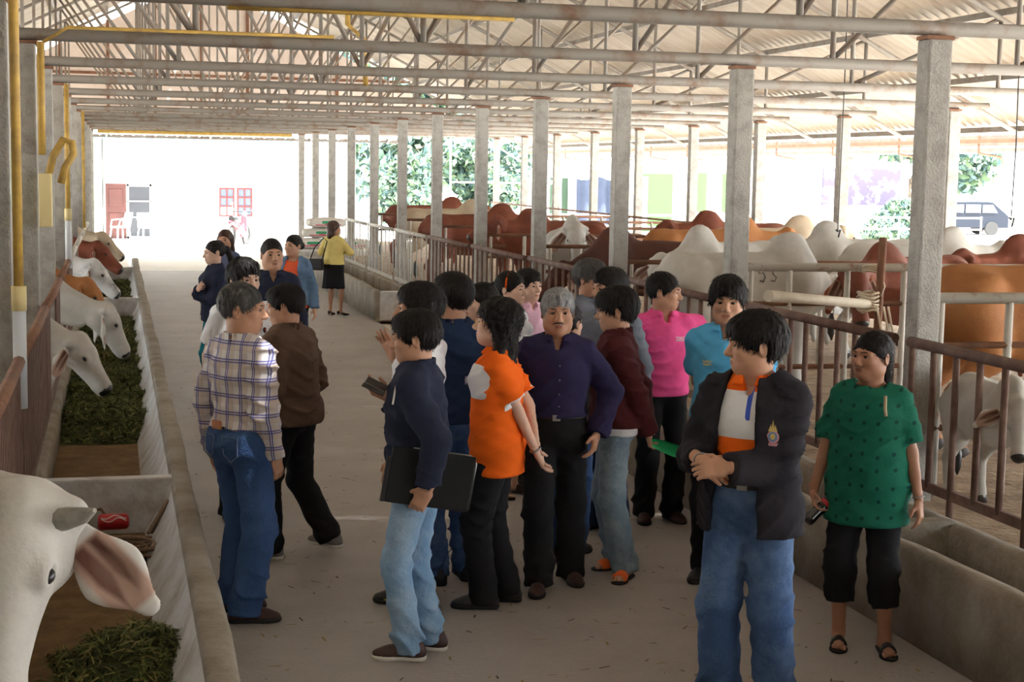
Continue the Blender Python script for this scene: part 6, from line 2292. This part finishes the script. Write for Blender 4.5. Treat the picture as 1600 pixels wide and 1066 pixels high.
# green and white building beyond the pens
bl = empty('farm_building', (0, 0, 0))
M_LGREEN = mat('panel_green', (0.06, 0.14, 0.045), 0.8)
M_TARP = mat('tarp_blue', (0.035, 0.045, 0.075), 0.8, noise=(0.027, 0.035, 0.06), nscale=3)
YB = 52.0
MB().box((13.4, YB, GZ), (26.5, YB + 7, 3.3)).build('wall', M_HWALL, bl)
MB().box((12.6, YB - 1.6, 3.3), (27.2, YB + 7.6, 3.45)).build('roof_slab', M_HWALL, bl)
for (a, b, z0_, z1_) in ((18.05, 19.3, 0.2, 2.25), (19.9, 20.7, 0.9, 2.3), (21.2, 22.0, 0.9, 2.3)):
    w_ = MB().box((a, YB - 0.06, z0_), (b, YB - 0.005, z1_)).build('window', M_LGREEN, bl)
    MB().box((a + 0.12, YB - 0.075, z0_ + 0.1), (a + 0.30, YB - 0.061, z1_ - 0.1)).build('pane', mat('pane_pale', (0.55, 0.75, 0.78), 0.2), w_)
dk = MB().box((14.75, YB - 0.06, 0.6), (15.4, YB - 0.005, 2.05)).build('window', mat('window_darkgreen', (0.025, 0.05, 0.03), 0.5), bl)
for xx in (14.2, 17.2, 20.2, 23.5):
    MB().box((xx - 0.1, YB - 1.5, GZ), (xx + 0.1, YB - 1.3, 3.3)).build('post', M_HWALL, bl)
n_ = 16
tv = MB()
V = []
for i in range(n_ + 1):
    t = i / n_
    yy = YB - 0.9 + 0.09 * sin(t * 17)
    V += [(15.45 + 1.45 * t, yy, 2.05 - 0.06 * sin(t * 9)), (15.45 + 1.45 * t, yy + 0.05 * sin(t * 23), 0.45)]
tv.add(V, [(2 * i, 2 * i + 1, 2 * i + 3, 2 * i + 2) for i in range(n_)])
tv.build('tarp', M_TARP, bl, smooth=True)
tag(bl, 'white farm building with green panels and a blue tarp beyond the pens', 'building')
# roadside board between posts
sg = empty('signboard', (0, 0, 0))
MB().box((24.2, 50.0, 1.25), (27.2, 50.1, 2.55)).build('board', mat('board_violet', (0.045, 0.037, 0.075), 0.7, noise=(0.20, 0.19, 0.23), nscale=1.4, thresh=(0.5, 0.6)), sg)
for xx in (24.0, 27.4):
    MB().box((xx - 0.09, 49.95, GZ), (xx + 0.09, 50.15, 2.9)).build('post', M_HWALL, sg)
tag(sg, 'violet and white signboard between white posts beyond the pens', 'sign')

# trees
M_LEAF = [mat('leaf_a', (0.10, 0.16, 0.115), 0.7), mat('leaf_b', (0.14, 0.21, 0.115), 0.7), mat('leaf_c', (0.08, 0.14, 0.135), 0.7)]
M_BARK = mat('bark', (0.20, 0.16, 0.12), 0.9, noise=(0.13, 0.10, 0.08), nscale=8)


def tree(name, label, x, y, hgt, blobs, n, leaf=0.16, seed=1, cat='tree', grp='trees and shrubs in the yard'):
    r = np.random.default_rng(seed)
    t = empty(name, (x, y, GZ))
    tag(t, label, cat, grp)
    if hgt:
        MB().tube([(0, 0, 0), (0.08, 0, hgt * 0.5), (0, 0.1, hgt)], [0.22, 0.16, 0.10], 9).build('trunk', M_BARK, t, smooth=True)
    C_, R_ = np.array([b[:3] for b in blobs], float), np.array([b[3] for b in blobs], float)
    if hgt:
        br = MB()
        for c_ in C_[:6]:
            br.tube([(0, 0.05, hgt * 0.75), tuple((c_ + (0, 0, hgt * 0.9)) / 2), tuple(c_)], [0.09, 0.06, 0.02], 6)
        br.build('branches', M_BARK, t, smooth=True)
    k = r.choice(len(C_), n, p=R_ ** 2 / (R_ ** 2).sum())
    d = r.normal(size=(n, 3))
    d /= np.linalg.norm(d, axis=1)[:, None]
    P = C_[k] + d * (R_[k] * r.uniform(0.55, 1.05, n) ** 0.6)[:, None]
    u = r.normal(size=(n, 3))
    u /= np.linalg.norm(u, axis=1)[:, None]
    w = np.cross(u, r.normal(size=(n, 3)))
    w /= np.linalg.norm(w, axis=1)[:, None]
    sz = (leaf * r.uniform(0.6, 1.4, n))[:, None]
    V = np.stack([P - u * sz, P + w * sz * 0.45, P + u * sz, P - w * sz * 0.45], 1).reshape(-1, 3)
    Fq = np.arange(n * 4).reshape(-1, 4)
    o = mesh_np('crown', V, Fq, M_LEAF, r.integers(0, 3, n), smooth=False, parent=t)
    o['kind'] = 'stuff'
    return t


rb = np.random.default_rng(21)
tree('shade_tree', 'broad leafy shade tree at the right edge behind the car', 33.0, 60.0, 2.4, [(rb.uniform(-3.4, 3.4), rb.uniform(-2, 2), rb.uniform(2.4, 6.2), rb.uniform(1.0, 1.7)) for _ in range(14)], 9000, 0.24, 1)
tree('shade_tree', 'leafy tree showing between the signboard and the front column', 29.0, 66.0, 2.6, [(rb.uniform(-2.2, 2.2), rb.uniform(-2, 2), rb.uniform(2.6, 6.0), rb.uniform(1.0, 1.6)) for _ in range(9)], 5000, 0.26, 2)
tree('shade_tree', 'tall bluish tree showing between the far columns', 13.0, 74.0, 3.0, [(rb.uniform(-4, 4), rb.uniform(-2, 2), rb.uniform(2.2, 7.5), rb.uniform(1.2, 2.0)) for _ in range(16)], 8000, 0.30, 3)
tree('shade_tree', 'leafy tree behind the farm building roof', 25.0, 76.0, 3.0, [(rb.uniform(-3, 3), rb.uniform(-2, 2), rb.uniform(3.0, 7.0), rb.uniform(1.2, 1.9)) for _ in range(10)], 5000, 0.30, 4)
tree('garden_shrub', 'yellow-green shrub beside the house corner', 9.3, 47.6, 0.7, [(rb.uniform(-0.9, 0.9), rb.uniform(-0.6, 0.6), rb.uniform(0.6, 2.3), rb.uniform(0.4, 0.7)) for _ in range(9)], 3500, 0.13, 5, 'shrub')
tree('garden_shrub', 'taller shrub between the third and fifth far columns', 11.6, 49.2, 0.9, [(rb.uniform(-1.4, 1.4), rb.uniform(-0.8, 0.8), rb.uniform(0.6, 2.9), rb.uniform(0.5, 0.9)) for _ in range(12)], 4500, 0.15, 6, 'shrub')
tree('garden_shrub', 'low shrub under the signboard', 26.0, 48.2, 0.3, [(rb.uniform(-1.6, 1.6), rb.uniform(-0.5, 0.5), rb.uniform(0.3, 1.1), rb.uniform(0.35, 0.6)) for _ in range(8)], 2500, 0.14, 7, 'shrub')
tree('garden_tree', 'green tree outside the left side of the barn', -9.5, 30.0, 1.4, [(rb.uniform(-1.5, 1.5), rb.uniform(-4, 4), rb.uniform(0.8, 3.8), rb.uniform(0.8, 1.3)) for _ in range(12)], 4500, 0.2, 8)

# dark car at the right edge
ca = empty('car', (34.0, 57.5, GZ), radians(-8))
ca.scale = (0.86, 0.86, 0.86)
M_CAR = mat('car_paint', (0.005, 0.008, 0.016), 0.5, spec=0.25)
pf = [(-2.2, 0.35), (-2.25, 0.75), (-2.1, 0.95), (-1.25, 1.05), (-0.75, 1.55), (1.35, 1.60), (2.05, 1.05), (2.2, 0.9), (2.2, 0.35)]
mb = MB()
n_ = len(pf)
mb.add([(x_, -0.85, z_) for x_, z_ in pf] + [(x_, 0.85, z_) for x_, z_ in pf], [tuple(range(n_)), tuple(range(2 * n_ - 1, n_ - 1, -1))] + [(i, n_ + i, n_ + (i + 1) % n_, (i + 1) % n_) for i in range(n_)])
mb.build('car_body', M_CAR, ca, bevel=0.04)
for (a, b) in ((-1.05, -0.1), (0.0, 0.75), (0.85, 1.6)):
    for sy in (-1, 1):
        z1_ = 1.46
        mb = MB()
        x0_ = a + (0.30 if a < -1 else 0)
        x1_ = b - (0.25 if b > 1.5 else 0)
        mb.add([(a, sy * 0.895, 1.08), (b, sy * 0.895, 1.08), (x1_, sy * 0.895, z1_), (x0_, sy * 0.895, z1_)], [(0, 1, 2, 3) if sy < 0 else (3, 2, 1, 0)])
        mb.build('window', mat('car_glass', (0.20, 0.25, 0.28), 0.1, spec=0.7), ca)
for xx in (-1.4, 1.35):
    for sy in (-1, 1):
        MB().tube([(xx, sy * 0.72, 0.33), (xx, sy * 0.9, 0.33)], 0.33, 18).build('wheel', M_SOLE_B, ca, smooth=True)
tag(ca, 'dark blue car parked under the tree at the right edge', 'car')
# scaffold-like pipe frames beyond the pens
sf = empty('pipe_frame', (0, 0, 0))
for xx in (9.9, 11.0, 12.2, 13.4):
    MB().tube([(xx, 46.0, GZ), (xx, 46.0, 3.3)], 0.03, 6).build('upright', M_ZINC, sf)
for zz in (0.9, 1.9):
    MB().tube([(9.9, 46.0, zz), (13.4, 46.0, zz)], 0.028, 6).build('crossbar', M_ZINC, sf)
MB().tube([(11.0, 45.95, 3.2), (13.2, 45.95, 1.9)], 0.025, 6).build('diagonal', M_ZINC, sf)
tag(sf, 'tall grey pipe frame standing outside behind the pens', 'frame')
fnc = empty('rail_fence', (0, 0, 0))
for zz in (0.35, 0.7, 1.05):
    MB().tube([(10.6, 42.6, zz), (26.0, 42.6, zz)], 0.03, 6).build('rail', M_PIPE_L, fnc, smooth=True)
for i in range(12):
    MB().tube([(10.6 + 1.4 * i, 42.6, GZ), (10.6 + 1.4 * i, 42.6, 1.1)], 0.03, 6).build('post', M_PIPE_L, fnc, smooth=True)
tag(fnc, 'white rail fence across the yard behind the pens', 'fence')

# bits of straw and dung dust trodden on the aisle floor
rl = np.random.default_rng(33)
n_ = 900
X_, Y_ = rl.uniform(0.5, 3.7, n_), 4.6 + rl.uniform(0, 1, n_) ** 1.6 * 22
a_ = rl.uniform(0, pi, n_)
l_ = rl.uniform(0.01, 0.035, n_)
w_ = rl.uniform(0.003, 0.009, n_)
dx_, dy_ = np.cos(a_), np.sin(a_)
V = np.stack([np.stack([X_ + sx * dx_ * l_ - sy * dy_ * w_, Y_ + sx * dy_ * l_ + sy * dx_ * w_, 0.003 + 0.003 * rl.uniform(0, 1, n_)], 1) for sx, sy in ((-1, -0.6), (1, -0.6), (1, 0.6), (-1, 0.6))], 1).reshape(-1, 3)
lo_ = mesh_np('floor_litter', V, np.arange(n_ * 4).reshape(-1, 4), [M_G3, mat('litter_dark', (0.11, 0.075, 0.05), 0.95)], rl.integers(0, 2, n_), smooth=False)
tag(lo_, 'scattered straw bits trodden on the concrete aisle floor', 'litter', kind='stuff')
